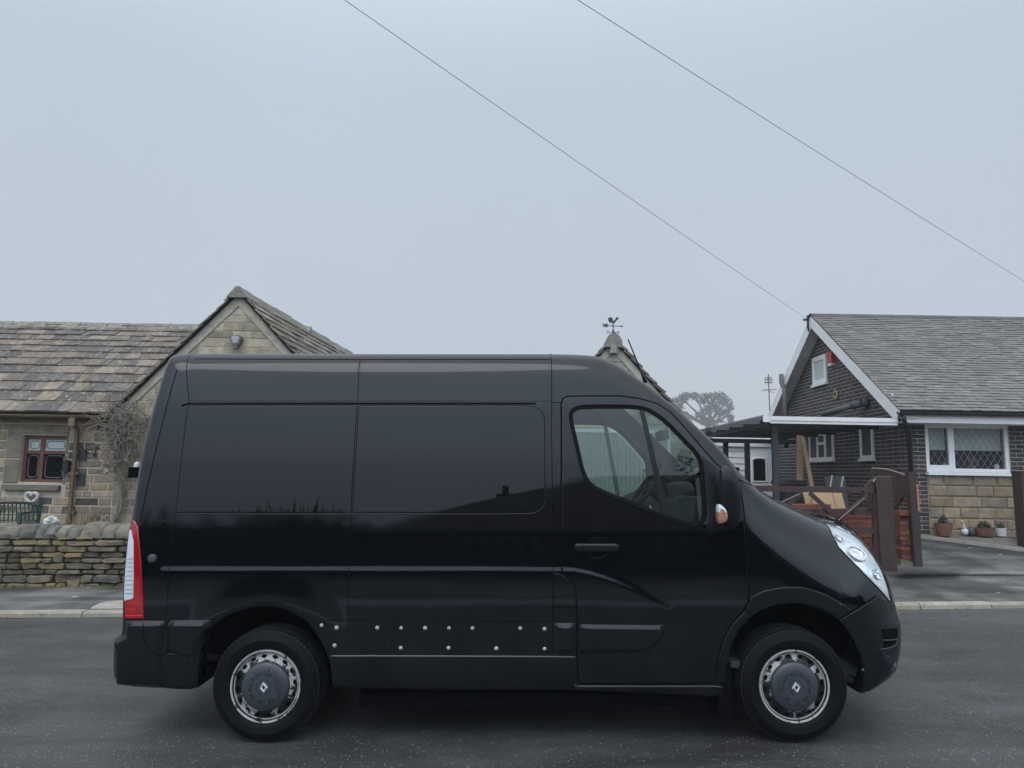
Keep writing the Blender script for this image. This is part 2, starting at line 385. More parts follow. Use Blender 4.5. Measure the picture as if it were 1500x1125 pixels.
def slates(mb, O, U, W, Nn, width, length, e0, e1, ln, colf, region=None, thick=.03, R=rng, gap=.004, jit=.006):
    """lapped roof: courses from the eave up, each slate a thin tilted slab"""
    O, U, W, Nn = Vector(O), Vector(U).normalized(), Vector(W).normalized(), Vector(Nn).normalized()
    y = 0; row = 0
    while y < length:
        e = e0+(e1-e0)*y/length; x = -R.uniform(0, ln[0])
        while x < width:
            l = R.uniform(*ln); j = R.uniform(-jit, jit); top = min(y+e*1.25, length+.02)
            poly = [(x+gap/2, y+j), (x+l-gap/2, y+j+R.uniform(-jit, jit)*.5), (x+l-gap/2, top), (x+gap/2, top)]
            poly = clip(poly, region if region else [(0, -.05), (width, -.05), (width, length+.05), (0, length+.05)])
            if len(poly) >= 3 and area(poly) > 1e-4:
                n = len(poly); t = thick*R.uniform(.75, 1.25)
                P = lambda q, k: O+U*q[0]+W*q[1]+Nn*k
                lift = lambda q: .004+max(0, 1-(q[1]-y)/(e*1.25))*t
                vs = [P(q, lift(q)+t*.55) for q in poly]+[P(q, lift(q)-t*.5) for q in poly]
                fs = [tuple(range(n))]+[(i, i+n, (i+1) % n+n, (i+1) % n) for i in range(n)]
                mb.add(vs, fs, colf(R))
            x += l
        y += e; row += 1
def pickcol(pal, var=.15):
    def f(R):
        c = R.choice(pal); k = 1+R.uniform(-var, var); return (c[0]*k, c[1]*k, c[2]*k)
    return f
# ================================================================== THE VAN
YN = 4.50; YF = 6.57; YC = (YN+YF)/2
_z = np.linspace(-.2, 3.0, 641)
_b = np.interp(_z, [.15, .30, .45, .9, 1.05, 1.20, 1.36, 1.70, 2.045, 2.20, 2.36, 2.6],
                   [.055, .035, .022, .020, .022, .030, .045, .076, .118, .145, .185, .27])
_k = np.exp(-.5*(np.arange(-12, 13)*.005/.022)**2); _k /= _k.sum()
_b = np.convolve(np.pad(_b, 12, mode='edge'), _k, 'valid')
def sst(t): t = np.clip(t, 0, 1); return t*t*(3-2*t)
OUT = None                      # outline arrays
CREASE = None
_kd = {}
def distance(x, z, part='all'):
    """distance to the side outline (or only its big / small radius stretches) and the rounding radius there"""
    if _kd.get('for') is not OUT:
        _kd['for'] = OUT
        D = np.array(resample([tuple(q) for q in OUT], .006)); big = D[:, 2] >= .055
        for key, sel in (('all', np.ones(len(D), bool)), ('big', big), ('small', ~big)):
            E = D[sel]; kd = KDTree(len(E))
            for i, q in enumerate(E): kd.insert((q[0], q[1], 0), i)
            kd.balance(); _kd[key] = (E, kd)
    D, kd = _kd[part]; n = len(D)
    i = np.fromiter((kd.find((a, b, 0))[1] for a, b in zip(x, z)), int, len(x)); P = np.stack([x, z], 1)
    best = np.full(len(x), 1e9)
    for j, k in ((np.maximum(i-1, 0), i), (i, np.minimum(i+1, n-1))):
        A, B = D[j, :2], D[k, :2]; d = B-A; L2 = (d*d).sum(1); t = np.clip(((P-A)*d).sum(1)/np.maximum(L2, 1e-12), 0, 1)
        q = np.linalg.norm(A+d*t[:, None]-P, axis=1); best = np.minimum(best, np.where(L2 < .0006, q, np.linalg.norm(D[i, :2]-P, axis=1)))
    return best, D[i, 2]
def inside(x, z, poly):
    x = np.asarray(x, float); z = np.asarray(z, float); p = np.asarray(poly, float)[:, :2]; q = np.roll(p, 1, 0); r = np.zeros(len(x), bool)
    with np.errstate(divide='ignore', invalid='ignore'):
        k = (q[:, 0]-p[:, 0])/(q[:, 1]-p[:, 1])
        for s in range(0, len(x), 3000):
            X, Y = x[s:s+3000, None], z[s:s+3000, None]
            c = ((p[:, 1] > Y) != (q[:, 1] > Y)) & (X < k*(Y-p[:, 1])+p[:, 0]); r[s:s+3000] = c.sum(1) % 2 == 1
    return r
HUBS = []
def base_inset(x, z):
    b = np.interp(z, _z, _b)
    if CREASE is not None:
        zc = np.interp(x, CREASE[0], CREASE[1]); am = np.interp(x, CREASE[0], CREASE[2])
        b = b + am*(sst((z-zc)/.038+.5)) - am*.0
    for hx, hz, amp in HUBS:
        r = np.hypot(x-hx, z-hz); b = b - amp*sst((.66-r)/.16)
    return b
def inset(x, z):
    x = np.asarray(x, float); z = np.asarray(z, float)
    b = base_inset(x, z)
    if OUT is not None:
        ins = inside(x, z, OUT[:, :2])
        for part in ('big', 'small'):
            d, R = distance(x, z, part); da = d
            if part == 'big': da = np.where(ins, d, 0)
            else: da = np.where(ins, d, np.where(distance(x, z, 'all')[0] < d-.001, d, 0))
            t = np.clip(R*1.12-da, 0, None)/(R*1.12); b = b + R*(1-np.sqrt(np.maximum(1-t**2.6, 0)))
    return b
def normal(x, z, e=.006):
    x = np.asarray(x, float); z = np.asarray(z, float); dd_, rr_ = distance(x, z, 'big'); dd_ = np.minimum(dd_, distance(x, z)[0]+.02); e = np.clip(dd_*.35, .004, np.where(rr_ > .28, .06, .03))
    zc_ = np.interp(x, CREASE[0], CREASE[1]) if CREASE is not None else z+9; e = np.where(np.abs(z-zc_) < .07, np.minimum(e, .006), e)
    ix = (inset(x+e, z)-inset(x-e, z))/(2*e); iz = (inset(x, z+e)-inset(x, z-e))/(2*e)
    n = np.stack([ix, -np.ones_like(ix), iz], 1); 
    # inset grows outward, so the surface leans towards +gradient
    return n/np.linalg.norm(n, axis=1, keepdims=True)
def V(px, py, it=7, extra=0.0):
    """photo pixels -> (x, z) on the van's flank"""
    I = 0.05
    for _ in range(it):
        p = at(px, py, YN+I+extra); I = float(inset([p.x], [p.z])[0])
    return (p.x, p.z)
def VV(pts): return [V(*q) for q in pts]
def resample(poly, sp, closed=True):
    out = []; n = len(poly)
    for i in range(n if closed else n-1):
        a, b = poly[i], poly[(i+1) % n]; L = math.dist(a[:2], b[:2]); k = max(1, int(math.ceil(L/sp)))
        for j in range(k): out.append(tuple(a[q]+(b[q]-a[q])*j/k for q in range(len(a))))
    if not closed: out.append(tuple(poly[-1]))
    return out
def chaikin(poly, n=1, closed=True):
    for _ in range(n):
        o = []; m = len(poly)
        if not closed: o.append(poly[0])
        for i in range(m if closed else m-1):
            a, b = poly[i], poly[(i+1) % m]
            o.append(tuple(a[k]*.75+b[k]*.25 for k in range(len(a)))); o.append(tuple(a[k]*.25+b[k]*.75 for k in range(len(a))))
        if not closed: o.append(poly[-1])
        poly = o
    return poly
def offset(poly, d):             # positive = inward
    if area(poly) < 0: d = -d
    n = len(poly); o = []
    for i in range(n):
        a, b, c = poly[i-1], poly[i], poly[(i+1) % n]
        e1 = Vector((b[0]-a[0], b[1]-a[1])); e2 = Vector((c[0]-b[0], c[1]-b[1]))
        if e1.length < 1e-9 or e2.length < 1e-9: o.append(b); continue
        e1.normalize(); e2.normalize()
        n1 = Vector((-e1.y, e1.x)); n2 = Vector((-e2.y, e2.x)); m = (n1+n2)
        if m.length < .2: m = n1
        m.normalize(); k = d/max(.5, m.dot(n1)); o.append((b[0]+m.x*k, b[1]+m.y*k))
    return o
def tri(loops, pts):
    """constrained triangulation; loops[0] outer, others holes; returns verts, tris, loop index lists"""
    vs, es, idx = [], [], []
    for l in loops:
        n0 = len(vs); vs += [Vector(p[:2]) for p in l]; m = len(l)
        es += [(n0+i, n0+(i+1) % m) for i in range(m)]; idx.append(list(range(n0, n0+m)))
    vs += [Vector(p[:2]) for p in pts]
    v, e, f, ov, oe, of = delaunay_2d_cdt(vs, es, [], 0, 1e-6, True)
    m = {}
    for i, o in enumerate(ov):
        for q in o: m[q] = i
    xs = np.array([p.x for p in v]); zs = np.array([p.y for p in v])
    T = np.array([t for t in f if len(t) == 3]); cx = xs[T].mean(1); cz = zs[T].mean(1)
    keep = inside(cx, cz, [p[:2] for p in loops[0]])
    for l, isring in zip(loops[1:], [getattr(q, 'ring', False) for q in loops[1:]]):
        if not isring: keep &= ~inside(cx, cz, [p[:2] for p in l])
    return xs, zs, T[keep], [[m[i] for i in l] for l in idx]
class Ring(list): ring = True
def gridpts(poly, sp, margin):
    p = np.array([q[:2] for q in poly]); x0, z0 = p.min(0); x1, z1 = p.max(0)
    gx, gz = np.meshgrid(np.arange(x0, x1+sp, sp), np.arange(z0, z1+sp, sp)); gx[1::2] += sp*.5
    gx, gz = gx.ravel(), gz.ravel(); k = inside(gx, gz, p); gx, gz = gx[k], gz[k]
    # keep clear of the boundary
    A = p; B = np.roll(p, -1, 0); d = B-A; P = np.stack([gx, gz], 1)[:, None]
    t = np.clip(((P-A)*d).sum(2)/np.maximum((d*d).sum(1), 1e-12), 0, 1)
    q = np.linalg.norm(A+d*t[..., None]-P, axis=2).min(1); k = q > margin
    return list(zip(gx[k], gz[k]))
def creasepts(sp=.03):
    xs = np.arange(CREASE[0][0]-.02, CREASE[0][-1]+.06, sp*.7); zc = np.interp(xs, CREASE[0], CREASE[1]); o = []
    for k, dz in enumerate((-.045, -.032, -.021, -.011, 0, .011, .021, .032, .045)): o += list(zip(xs+(sp*.35 if k % 2 else 0), zc+dz))
    return o
def panel(name, poly, m, parent, off=.003, bev=.004, holes=(), sp=.035, rim=.014, far=False, prime=None, round_=0, extra=(), **kw):
    """sheet lying `off` proud of the flank, softly rolled over at its edge"""
    if round_: poly = chaikin(poly, round_)
    poly = resample(poly, sp*.8); ring = offset(poly, bev)
    hs = [resample(h, sp*.8) for h in holes]
    pts = [q for q in gridpts(ring, sp, sp*.35)]
    if len(extra):
        ea = np.array(extra); k = inside(ea[:, 0], ea[:, 1], offset(ring, .008)); pts += [tuple(q) for q in ea[k]]
    for h in hs:
        a = np.array(pts)
        if len(a): pts = [p for p, k in zip(pts, inside(a[:, 0], a[:, 1], offset(h, -sp*.3))) if not k]
    mid = [Ring(offset(poly, bev*.72))] if bev > .02 else []
    xs, zs, T, L = tri([poly, Ring(ring)]+mid+hs, pts); L_mid = L[2] if mid else []; L = L[:2]+L[2+len(mid):]
    y = YN+inset(xs, zs)-off; nr = normal(xs, zs)
    b = L[0]
    mp_ = offset(poly, bev*.72) if mid else []
    for j, i in enumerate(L_mid):
        y[i] += off*.28; a, c = mp_[j-1], mp_[(j+1) % len(mp_)]; tx, tz = c[0]-a[0], c[1]-a[1]; l = math.hypot(tx, tz) or 1
        s = 1 if area(poly) > 0 else -1; q = nr[i]+np.array([tz/l*s, 0, -tx/l*s])*(off/bev); nr[i] = q/np.linalg.norm(q)
    for j, i in enumerate(b):
        y[i] += (min(off, bev) if off > 0 else bev)
        a, c = poly[j-1], poly[(j+1) % len(poly)]; tx, tz = c[0]-a[0], c[1]-a[1]; l = math.hypot(tx, tz) or 1
        s = 1 if area(poly) > 0 else -1
        o = np.array([tz/l*s, 0, -tx/l*s]); q = nr[i]*.7+o*.75 if not mid else nr[i]+o*(off/bev); nr[i] = q/np.linalg.norm(q)
    verts = np.stack([xs, y, zs], 1).tolist(); nrm = nr.tolist()
    faces = []
    for t in T:
        a, c, d = t; w = (xs[c]-xs[a])*(zs[d]-zs[a])-(xs[d]-xs[a])*(zs[c]-zs[a])
        faces.append((int(a), int(c), int(d)) if w > 0 else (int(a), int(d), int(c)))
    for l in [L[0]]+L[2:]:
        n0 = len(verts)
        lp = [(xs[i], zs[i]) for i in l]; s = 1 if area(lp) > 0 else -1
        sg = 1 if l is L[0] else -1
        for side in (0, 1):
            for j, i in enumerate(l):
                a, c = lp[j-1], lp[(j+1) % len(lp)]; tx, tz = c[0]-a[0], c[1]-a[1]; k = math.hypot(tx, tz) or 1
                verts.append([xs[i], y[i]+rim*side, zs[i]]); nrm.append([tz/k*s*sg, 0, -tx/k*s*sg])
        n = len(l)
        for j in range(n):
            q = (n0+j, n0+(j+1) % n, n0+n+(j+1) % n, n0+n+j)
            faces.append(q if s*sg > 0 else q[::-1])
    faces = [f[::1] for f in faces]
    if far: verts = [[v[0], 2*YC-v[1], v[2]] for v in verts]; nrm = [[a, -b_, c] for a, b_, c in nrm]; faces = [f[::-1] for f in faces]
    mb = MB(); mb.add(verts, faces)
    return mb.build(name, m, parent, smooth=True, normals=nrm, **kw)
def seam(mb, pts, w=.006, off=.0012, closed=False, rd=1):
    """narrow dark ribbon in a panel gap"""
    p = chaikin(pts, rd, closed) if rd else pts
    p = resample(p, .03, closed); n = len(p); vs = []
    for i in range(n):
        a = p[(i-1) % n] if closed else p[max(i-1, 0)]; c = p[(i+1) % n] if closed else p[min(i+1, n-1)]
        tx, tz = c[0]-a[0], c[1]-a[1]; l = math.hypot(tx, tz) or 1
        vs += [(p[i][0]-tz/l*w/2, p[i][1]+tx/l*w/2), (p[i][0]+tz/l*w/2, p[i][1]-tx/l*w/2)]
    x = np.array([q[0] for q in vs]); z = np.array([q[1] for q in vs]); y = YN+inset(x, z)-off
    fs = [(2*i, 2*i+1, (2*i+3) % (2*n), (2*i+2) % (2*n)) for i in range(n if closed else n-1)]
    mb.add(np.stack([x, y, z], 1).tolist(), fs)

def build_van():
    global OUT, CREASE
    # px, py, rounding radius
    o = [(172,1003,.05),(168,990,.07),(167.5,960,.07),(168.5,934,.06),(180,929,.06),(181,908,.06),(181,880,.07),(183,835,.08),(188,795,.09),(194,761,.10),(208.5,664,.11),
         (222,612,.12),(235,566,.12),(243,538,.13),(250,523.5,.14),(260,517.3,.15),(290,516.5,.16),(400,516.5,.16),(530,517,.16),(700,517,.16),(806,517,.16),(838,517.7,.16),
         (861,518.8,.16),(876,520.6,.16),(890,526,.16),(910,536,.17),(930,550,.17),(948,562,.17),(980,588,.17),(1010,614,.17),(1035,637.5,.17),(1060,661,.18),(1084,693,.22),
         (1104,711.5,.30),(1132,730,.40),(1158,742.5,.48),(1184,753.5,.54),(1212,766.5,.56),(1230,771,.55),(1247,780,.52),(1265,796,.50),(1280,815,.47),(1293,837,.45),(1301,860,.43),
         (1305,881,.41),(1312,895,.39),(1315.5,912,.36),(1315.5,940,.34),(1312,966,.32),(1306,986,.28),(1293,998,.20),(1274,1012,.12),(1259,1017,.05),(1256.5,1012,.02),
         (1262,985,.015),(1258,962,.015),(1247,936,.015),(1229,909,.015),(1198,890.5,.015),(1158,883.5,.015),(1118,892.5,.015),(1092,911,.015),(1075,934,.015),(1066,966,.015),
         (1064,1004,.02),(1058,1022,.02),(1040,1021,.03),(980,1017,.03),(812,1011,.03),(650,1010,.03),(490,1009,.03),(487,1000,.02),(481,962,.015),(461,923,.015),(437,901,.015),(407,890,.015),(375,890,.015),
         (343,898,.015),(323,909,.015),(307,924,.015),(298,950,.015),(295.5,985,.015),(294,1007,.02),(280,1009,.03),(243,1009,.04),(195,1006,.05)]
    pts = []
    for x, y, r in o:
        p = at(x, y, YN+float(base_inset(np.array([0.]), np.array([at(x, y, YN+.05).z]))[0])+r*.85); pts.append((p.x, p.z, r))
    OUT = np.array(resample(chaikin(pts, 3), .02))
    g_ = np.exp(-.5*(np.arange(-14, 15)*.02/.085)**2); g_ /= g_.sum()
    sm_ = np.stack([np.convolve(np.pad(OUT[:, k], 14, mode='wrap'), g_, 'valid') for k in range(3)], 1)
    wt = np.convolve(np.pad(sst((OUT[:, 2]-.19)/.10), 14, mode='wrap'), g_, 'valid')[:, None]
    OUT = OUT*(1-wt)+sm_*wt
    # crease along the flank, running down across the front door
    c0 = [(225,833,0),(240,833,1),(400,833,1),(700,833,1),(840,834,1),(870,840,1),(900,850,.95),(930,863,.75),(955,876,.45),(985,891,0)]
    cc = [(*V(a, b), k) for a, b, k in c0]
    CREASE = (np.array([q[0] for q in cc]), np.array([q[1] for q in cc]), np.array([q[2]*.0065 for q in cc]))
    hr = at(388.5, 1007.5, 4.537); hf = at(1164, 1007.5, 4.537); hr, hf = (hr.x, hr.z), (hf.x, hf.z)
    zh = .328
    HUBS.append((hr[0], zh, .005)); HUBS.append((hf[0], zh, .0))
    van = thing('van', 'black panel van with dark side glass and worn steel wheels parked on the road', 'van', ((hr[0]+hf[0])/2, YC, 0))
    # ---------- outlines in photo pixels
    door = VV([(822,606),(821.5,592),(824,584),(832,580.5),(870,580),(907,580),(936,583.5),(962,591),(981,602.7),(1003,626),(1026,653),(1049,679),(1066,692),(1083,703),(1087.5,731),(1092,773),
               (1095,825),(1097.5,868),(1096,882),(1088,896),(1073,912.5),(1059,938),(1051,970),(1047,993),(1040,1000.5),(1020,1001.5),(860,1001.5),(850,1000.5),(846,994),(845,940),(844.5,890),(843,860),(834,848),(823,838),(822,720)])
    wino = VV([(833,611),(835.5,601),(846,594),(870,593.2),(907,593.2),(936,594.5),(953.6,599.8),(977,616),(1002.7,643),(1023,663.5),(1029,679),(1031.5,709),(1035,750),(1032,764),(1024,771),(1003,770),(949,749),(885,724),(864,713),(852,695),(842.5,652)])
    wino = chaikin(wino, 1); wini = offset(wino, .020)
    # ---------- body shell: near flank, far flank, wrapped round by the roof/front/rear strip
    loop = resample([tuple(q) for q in OUT], .03)
    poly = [q[:2] for q in loop]
    pts = gridpts(poly, .034, .012)
    ea = np.array(creasepts(.034)); pts += [tuple(q) for q in ea[inside(ea[:, 0], ea[:, 1], offset(poly, .01))]]
    Lr = np.array([q[2] for q in loop])
    for th in (12, 24, 36, 48, 60, 72, 84, 95):
        k = 1-math.cos(math.radians(th)); n = len(poly); rp = []
        base = np.array(offset(poly, 1.0))-np.array(poly)
        for i in range(n):
            d = base[i]/max(1e-6, np.linalg.norm(base[i])); rp.append((poly[i][0]+d[0]*Lr[i]*k, poly[i][1]+d[1]*Lr[i]*k, Lr[i]*k))
        a = np.array(rp); ds, _ = distance(a[:, 0], a[:, 1]); ok = inside(a[:, 0], a[:, 1], poly) & (ds > a[:, 2]*.85) & (a[:, 2] > .008)
        pts += [tuple(q[:2]) for q, w in zip(rp, ok) if w]
    a = np.array(pts); hole = offset(wino, .006)
    k = ~inside(a[:, 0], a[:, 1], offset(hole, -.015)); pts = [p for p, w in zip(pts, k) if w]
    xs, zs, T, L = tri([poly, resample(hole, .03)], pts)
    y = YN+inset(xs, zs); nr = normal(xs, zs)
    n0 = len(xs); nb = [tuple(v) for v in np.stack([xs, y, zs], 1)]; fb = [tuple(v) for v in np.stack([xs, 2*YC-y, zs], 1)]
    faces = []
    for t in T:
        p, q, r = [int(i) for i in t]; w = (xs[q]-xs[p])*(zs[r]-zs[p])-(xs[r]-xs[p])*(zs[q]-zs[p])
        if w < 0: q, r = r, q
        faces.append((p, q, r)); faces.append((n0+p, n0+r, n0+q))
    nrm = nr.tolist()+[[u[0], -u[1], u[2]] for u in nr.tolist()]
    mb = MB(); mb.add(nb+fb, faces)
    # strip across
    x980 = V(925, 548)[0]; ws0, ws1 = x980+.05, V(1100, 712)[0]
    K = 17; sv, sn, sf = [], [], []; n = len(loop)
    ot = np.array([(loop[(i+1) % n][0]-loop[i-1][0], loop[(i+1) % n][1]-loop[i-1][1]) for i in range(n)]); ot /= np.linalg.norm(ot, axis=1, keepdims=True)
    on = np.stack([-ot[:, 1], ot[:, 0]], 1)
    if area(poly) > 0: on = -on
    yl = YN+inset(np.array([q[0] for q in loop]), np.array([q[1] for q in loop]))
    zarch = .62
    def bulge(i):
        x, z = loop[i][0], loop[i][1]
        if z < .25: return 0
        if on[i][0] > .25 and z > .35 and x > ws0-.2: return (.05+.16*min(1, max(0, (x-ws0)/1.0)))*min(1, .25+1.1*max(0, on[i][0]-.35)) if x > ws1-.05 else .07
        if on[i][1] > .6 and z > 2: return .035
        if on[i][0] < -.5 and x < -2: return .02
        return 0
    bl = np.array([bulge(i) for i in range(n)])
    bl = np.convolve(np.pad(bl, 8, mode='wrap'), np.ones(17)/17, 'valid')
    def spt(i, t):
        b = bl[i]*(1-t*t); yy = YC+(YC-yl[i])*t
        return (loop[i][0]+on[i][0]*b, yy, loop[i][1]+on[i][1]*b)
    ts = [-1, -.985, -.95, -.86, -.72, -.55, -.37, -.18, 0, .18, .37, .55, .72, .86, .95, .985, 1]
    for i in range(n):
        for t in ts:
            sv.append(spt(i, t)); sl = 2*t*bl[i]/(YC-yl[i]); q = Vector((on[i][0], sl, on[i][1])).normalized(); sn.append(tuple(q))
    gl = []
    for i in range(n):
        j = (i+1) % n
        for k in range(K-1):
            isws = ws0 < loop[i][0] < ws1 and ws0 < loop[j][0] < ws1 and loop[i][1] > 1.3 and 2 <= k < K-3
            q = (i*K+k, i*K+k+1, j*K+k+1, j*K+k)
            if isws: gl.append(q)
            else: sf.append(q)
    a = Vector(sv[sf[0][1]])-Vector(sv[sf[0][0]]); b = Vector(sv[sf[0][3]])-Vector(sv[sf[0][0]])
    if a.cross(b).dot(Vector(sn[sf[0][0]])) < 0: sf = [f[::-1] for f in sf]; gl = [f[::-1] for f in gl]
    mb.add(sv, sf); nrm += [list(q) for q in sn]
    body = mb.build('body', M['paint'], van, smooth=True, normals=nrm)
    # windscreen
    used = sorted({i for f in gl for i in f}); mp = {i: k for k, i in enumerate(used)}
    mb = MB(); mb.add([tuple(np.array(sv[i])-.006*np.array(sn[i])) for i in used], [tuple(mp[i] for i in f) for f in gl])
    mb.build('windscreen', M['glass'], van, smooth=True, normals=[sn[i] for i in used])
    # ---------- seams over the shell
    g = MB()
    seam(g, VV([(261,538),(247,585),(226,668),(205,765)]), .005)
    seam(g, VV([(287,517.2),(277,590)]), .004); seam(g, VV([(277,590),(275,593)]), .004)
    seam(g, VV([(287,525.5),(528,526.5),(806,526.5)]), .0035, rd=0)
    seam(g, VV([(528,526.5),(524,590)]), .004); seam(g, VV([(806,517.5),(808,640),(809.5,752),(810,838),(810,960)]), .005, rd=0)
    seam(g, VV([(808,589.5),(822,589.5)]), .004, rd=0)
    seam(g, VV([(256,756),(249,830),(243,907)]), .004); seam(g, VV([(514,754),(511,830),(508.5,907)]), .004)
    seam(g, VV([(212,908),(330,908)]), .005, rd=0); seam(g, VV([(468,909),(810,910.5)]), .003, rd=0)
    seam(g, door, .009, closed=True, rd=0)
    seam(g, VV([(1096,884),(1112,872)]), .003, rd=0)
    seam(g, VV([(848,958),(930,958),(948,955),(964,944),(973,930),(980,917)]), .003)
    seam(g, VV([(1083,703),(1104,712)]), .006, rd=0)
    g.build('panel_gap', M['gap'], body)
    # ---------- flank panels
    panel('upper_side_panel', VV([(289,527),(526,528),(521.5,588),(279,588)]), M['paint'], van, off=.002, bev=.003)
    panel('upper_side_panel', VV([(530,528),(804,528),(806,588),(526,588)]), M['paint'], van, off=.002, bev=.003)
    wr = VV([(275.5,595),(522.5,595),(514,750.5),(257.5,750.5)]); wf = VV([(525.5,595),(770,595),(784,596.5),(794,603),(797.5,614),(798,680),(798,728),(794,742),(784,749),(770,750.5),(517,750.5)])
    for w in (wr, wf):
        s = MB(); seam(s, w, .006, .001, closed=True, rd=0)
        o_ = panel('side_window', w, M['dglass'], van, off=.004, bev=.004)
        s.build('window_seal', M['gap'], o_)
    s = MB(); seam(s, VV([(266,594.5),(275,591.5),(400,591.2),(785,591.2)]), .011, .003, rd=0); s.build('drip_groove', M['gap'], body)
    # ---------- cab door
    d = panel('front_door', offset(door, .004), M['paint'], van, off=.003, bev=.005, holes=[wino], sp=.030, extra=creasepts(.03))
    # rubber surround
    def frame(name, outer, inner, m, parent, off, ins=0.0):
        x = np.array([q[0] for q in outer]+[q[0] for q in inner]); z = np.array([q[1] for q in outer]+[q[1] for q in inner])
        y = YN+inset(x, z)-off; n = len(outer); y[n:] += ins; mb = MB()
        mb.add(np.stack([x, y, z], 1).tolist(), [(i, (i+1) % n, n+(i+1) % n, n+i) for i in range(n)])
        return mb.build(name, m, parent, smooth=True)
    frame('window_frame', offset(wino, -.001), wini, M['rubber'], d, .005, .003)
    e = MB(); seam(e, wino, .006, .0075, closed=True, rd=0); seam(e, wini, .006, -.0005, closed=True, rd=0); e.build('window_seal', M['gap'], d)
    gp = resample(wini, .04); xs_, zs_, T_, L_ = tri([gp], gridpts(gp, .06, .03)); y_ = YN+inset(xs_, zs_)+.006
    T_ = [t if (xs_[t[1]]-xs_[t[0]])*(zs_[t[2]]-zs_[t[0]])-(xs_[t[2]]-xs_[t[0]])*(zs_[t[1]]-zs_[t[0]]) > 0 else t[::-1] for t in T_]
    mb = MB(); mb.add(np.stack([xs_, y_, zs_], 1).tolist(), [tuple(int(i) for i in t) for t in T_]); mb.build('window_glass', M['glass'], d, smooth=True, normals=normal(xs_, zs_))
    bar = VV([(936,595.5),(943,597),(982,765),(973,761.5)])
    panel('window_divider', bar, M['plastic'], d, off=.0, bev=.003)
    panel('mirror_sail', VV([(1027.5,665),(1053,687),(1083,704),(1086.5,731),(1090,763),(1064,775),(1039,784.5),(1033,770),(1036,752),(1031.5,700)]), M['plastic'], d, off=.010, bev=.010)
    # handle and its round recess
    c = V(877, 802); rec = [(c[0]+.078*math.cos(a), c[1]+.078*math.sin(a)) for a in np.linspace(0, 2*PI, 33)[:-1]]
    panel('handle_recess', rec, M['gap'], d, off=.0045, bev=.004)
    panel('door_handle', VV([(842,797.5),(846,796),(902,796.3),(905.5,798.5),(905.5,806),(902,808),(848,807.5),(842,805)]), M['plastic'], d, off=.032, bev=.012, sp=.02, rim=.03)
    sm = MB(); seam(sm, VV([(853.5,796.3),(853.5,807.6)]), .003, .0335, rd=0); sm.build('lock_seam', M['gap'], d)
    panel('door_moulding', VV([(848.5,913),(978,914.5),(979,919),(973,932),(964,945),(950,954),(930,958),(848.5,958)]), M['plastic'], d, off=.018, bev=.034)
    panel('filler_flap', VV([(812.5,841),(817,840),(826,844),(836,852),(841,859),(842.5,888),(812.5,888)]), M['paint'], van, off=.003, bev=.003)
    sm = MB(); seam(sm, VV([(811,889.5),(843.5,890)]), .006, .002, rd=0); sm.build('flap_gap', M['gap'], body)
    panel('side_moulding', VV([(812.5,912.5),(842.5,912.5),(842.5,957.5),(812.5,957.5)]), M['plastic'], van, off=.018, bev=.034)
    panel('side_moulding', VV([(244.5,908.5),(323,908.5),(309,921),(299,944),(296,968),(244.5,956)]), M['plastic'], van, off=.020, bev=.036)
    panel('rear_skirt', VV([(244.5,957),(295.5,957),(293.5,1006.5),(244.5,1008)]), M['plastic'], van, off=.010, bev=.006)
    panel('sill', VV([(484,959.5),(810,960.5),(843,961),(843,1004),(1045,1004),(1058,1005),(1057,1020),(1038,1020),(975,1016.5),(812,1010),(492,1008)]), M['paint'], van, off=.014, bev=.010)
    # bare fixing studs where a moulding is missing
    for px, py in ((471,915.8),(493,919.5),(552.6,919.5),(587.6,919.8),(622.6,919.8),(657.6,919.8),(692,920),(762,920.3),(797.6,921),(490,945.5),(587,949),(657,949),(727,949.7),(797.6,950.3)):
        x, z = V(px, py); yy = YN+float(inset([x], [z])[0]); mb = MB()
        mb.lathe([(.012, .001), (.012, -.001), (.0075, -.0015), (.0075, -.007), (.0055, -.009), (.0005, -.010)], (x, yy, z), 'Y', 12)
        kk = .82+.25*((px*7+py*3) % 10)/10; mb.v = [(x+(p[0]-x)*kk, p[1], z+(p[2]-z)*kk) for p in mb.v]; mb.build('trim_stud', M['stud'], van, auto=40)
    for px, py in ((505,933),(519,949.5),(569,945.5),(762,946.5),(727,917)):
        x, z = V(px, py); yy = YN+float(inset([x], [z])[0]); mb = MB(); mb.lathe([(.004, .001), (.004, -.0015), (.0005, -.002)], (x, yy, z), 'Y', 8); mb.build('stud_hole', M['rimdark'], van)
    x, z = V(223.5, 818); yy = YN+float(inset([x], [z])[0]); mb = MB()
    mb.lathe([(.027, .002), (.027, -.010), (.022, -.016), (.012, -.018), (.0005, -.0185)], (x, yy, z), 'Y', 20); mb.build('door_buffer', mat('grey_buffer', (.06, .066, .07), rough=.5), van, auto=50)
    # ---------- bumpers
    panel('rear_bumper', VV([(184,909),(241.5,909),(240.5,1007.5),(196,1006),(174,1002),(169,990),(168.5,958),(169.5,935),(182,930)]), M['plastic'], van, off=.022, bev=.034)
    sm = MB(); seam(sm, VV([(212,911),(213,932),(219,947),(230,957),(240,958.5),(294,957)]), .005, .0235, rd=1); sm.build('bumper_seam', M['gap'], van)
    fb_ = panel('front_bumper', VV([(1230,907),(1259,889),(1285,873),(1304.5,884),(1311.5,896),(1314.5,912),(1314.5,940),(1311,966),(1305,985.5),(1292,997),(1273,1011),(1260,1015.5),(1262.5,985),(1259,962),(1249,936)]), M['plastic'], van, off=.006, bev=.004, sp=.025)
    sm = MB(); seam(sm, VV([(1230,906.5),(1258,889.5),(1284,872.5)]), .005, .0075, rd=0); sm.build('bumper_seam', M['gap'], fb_)
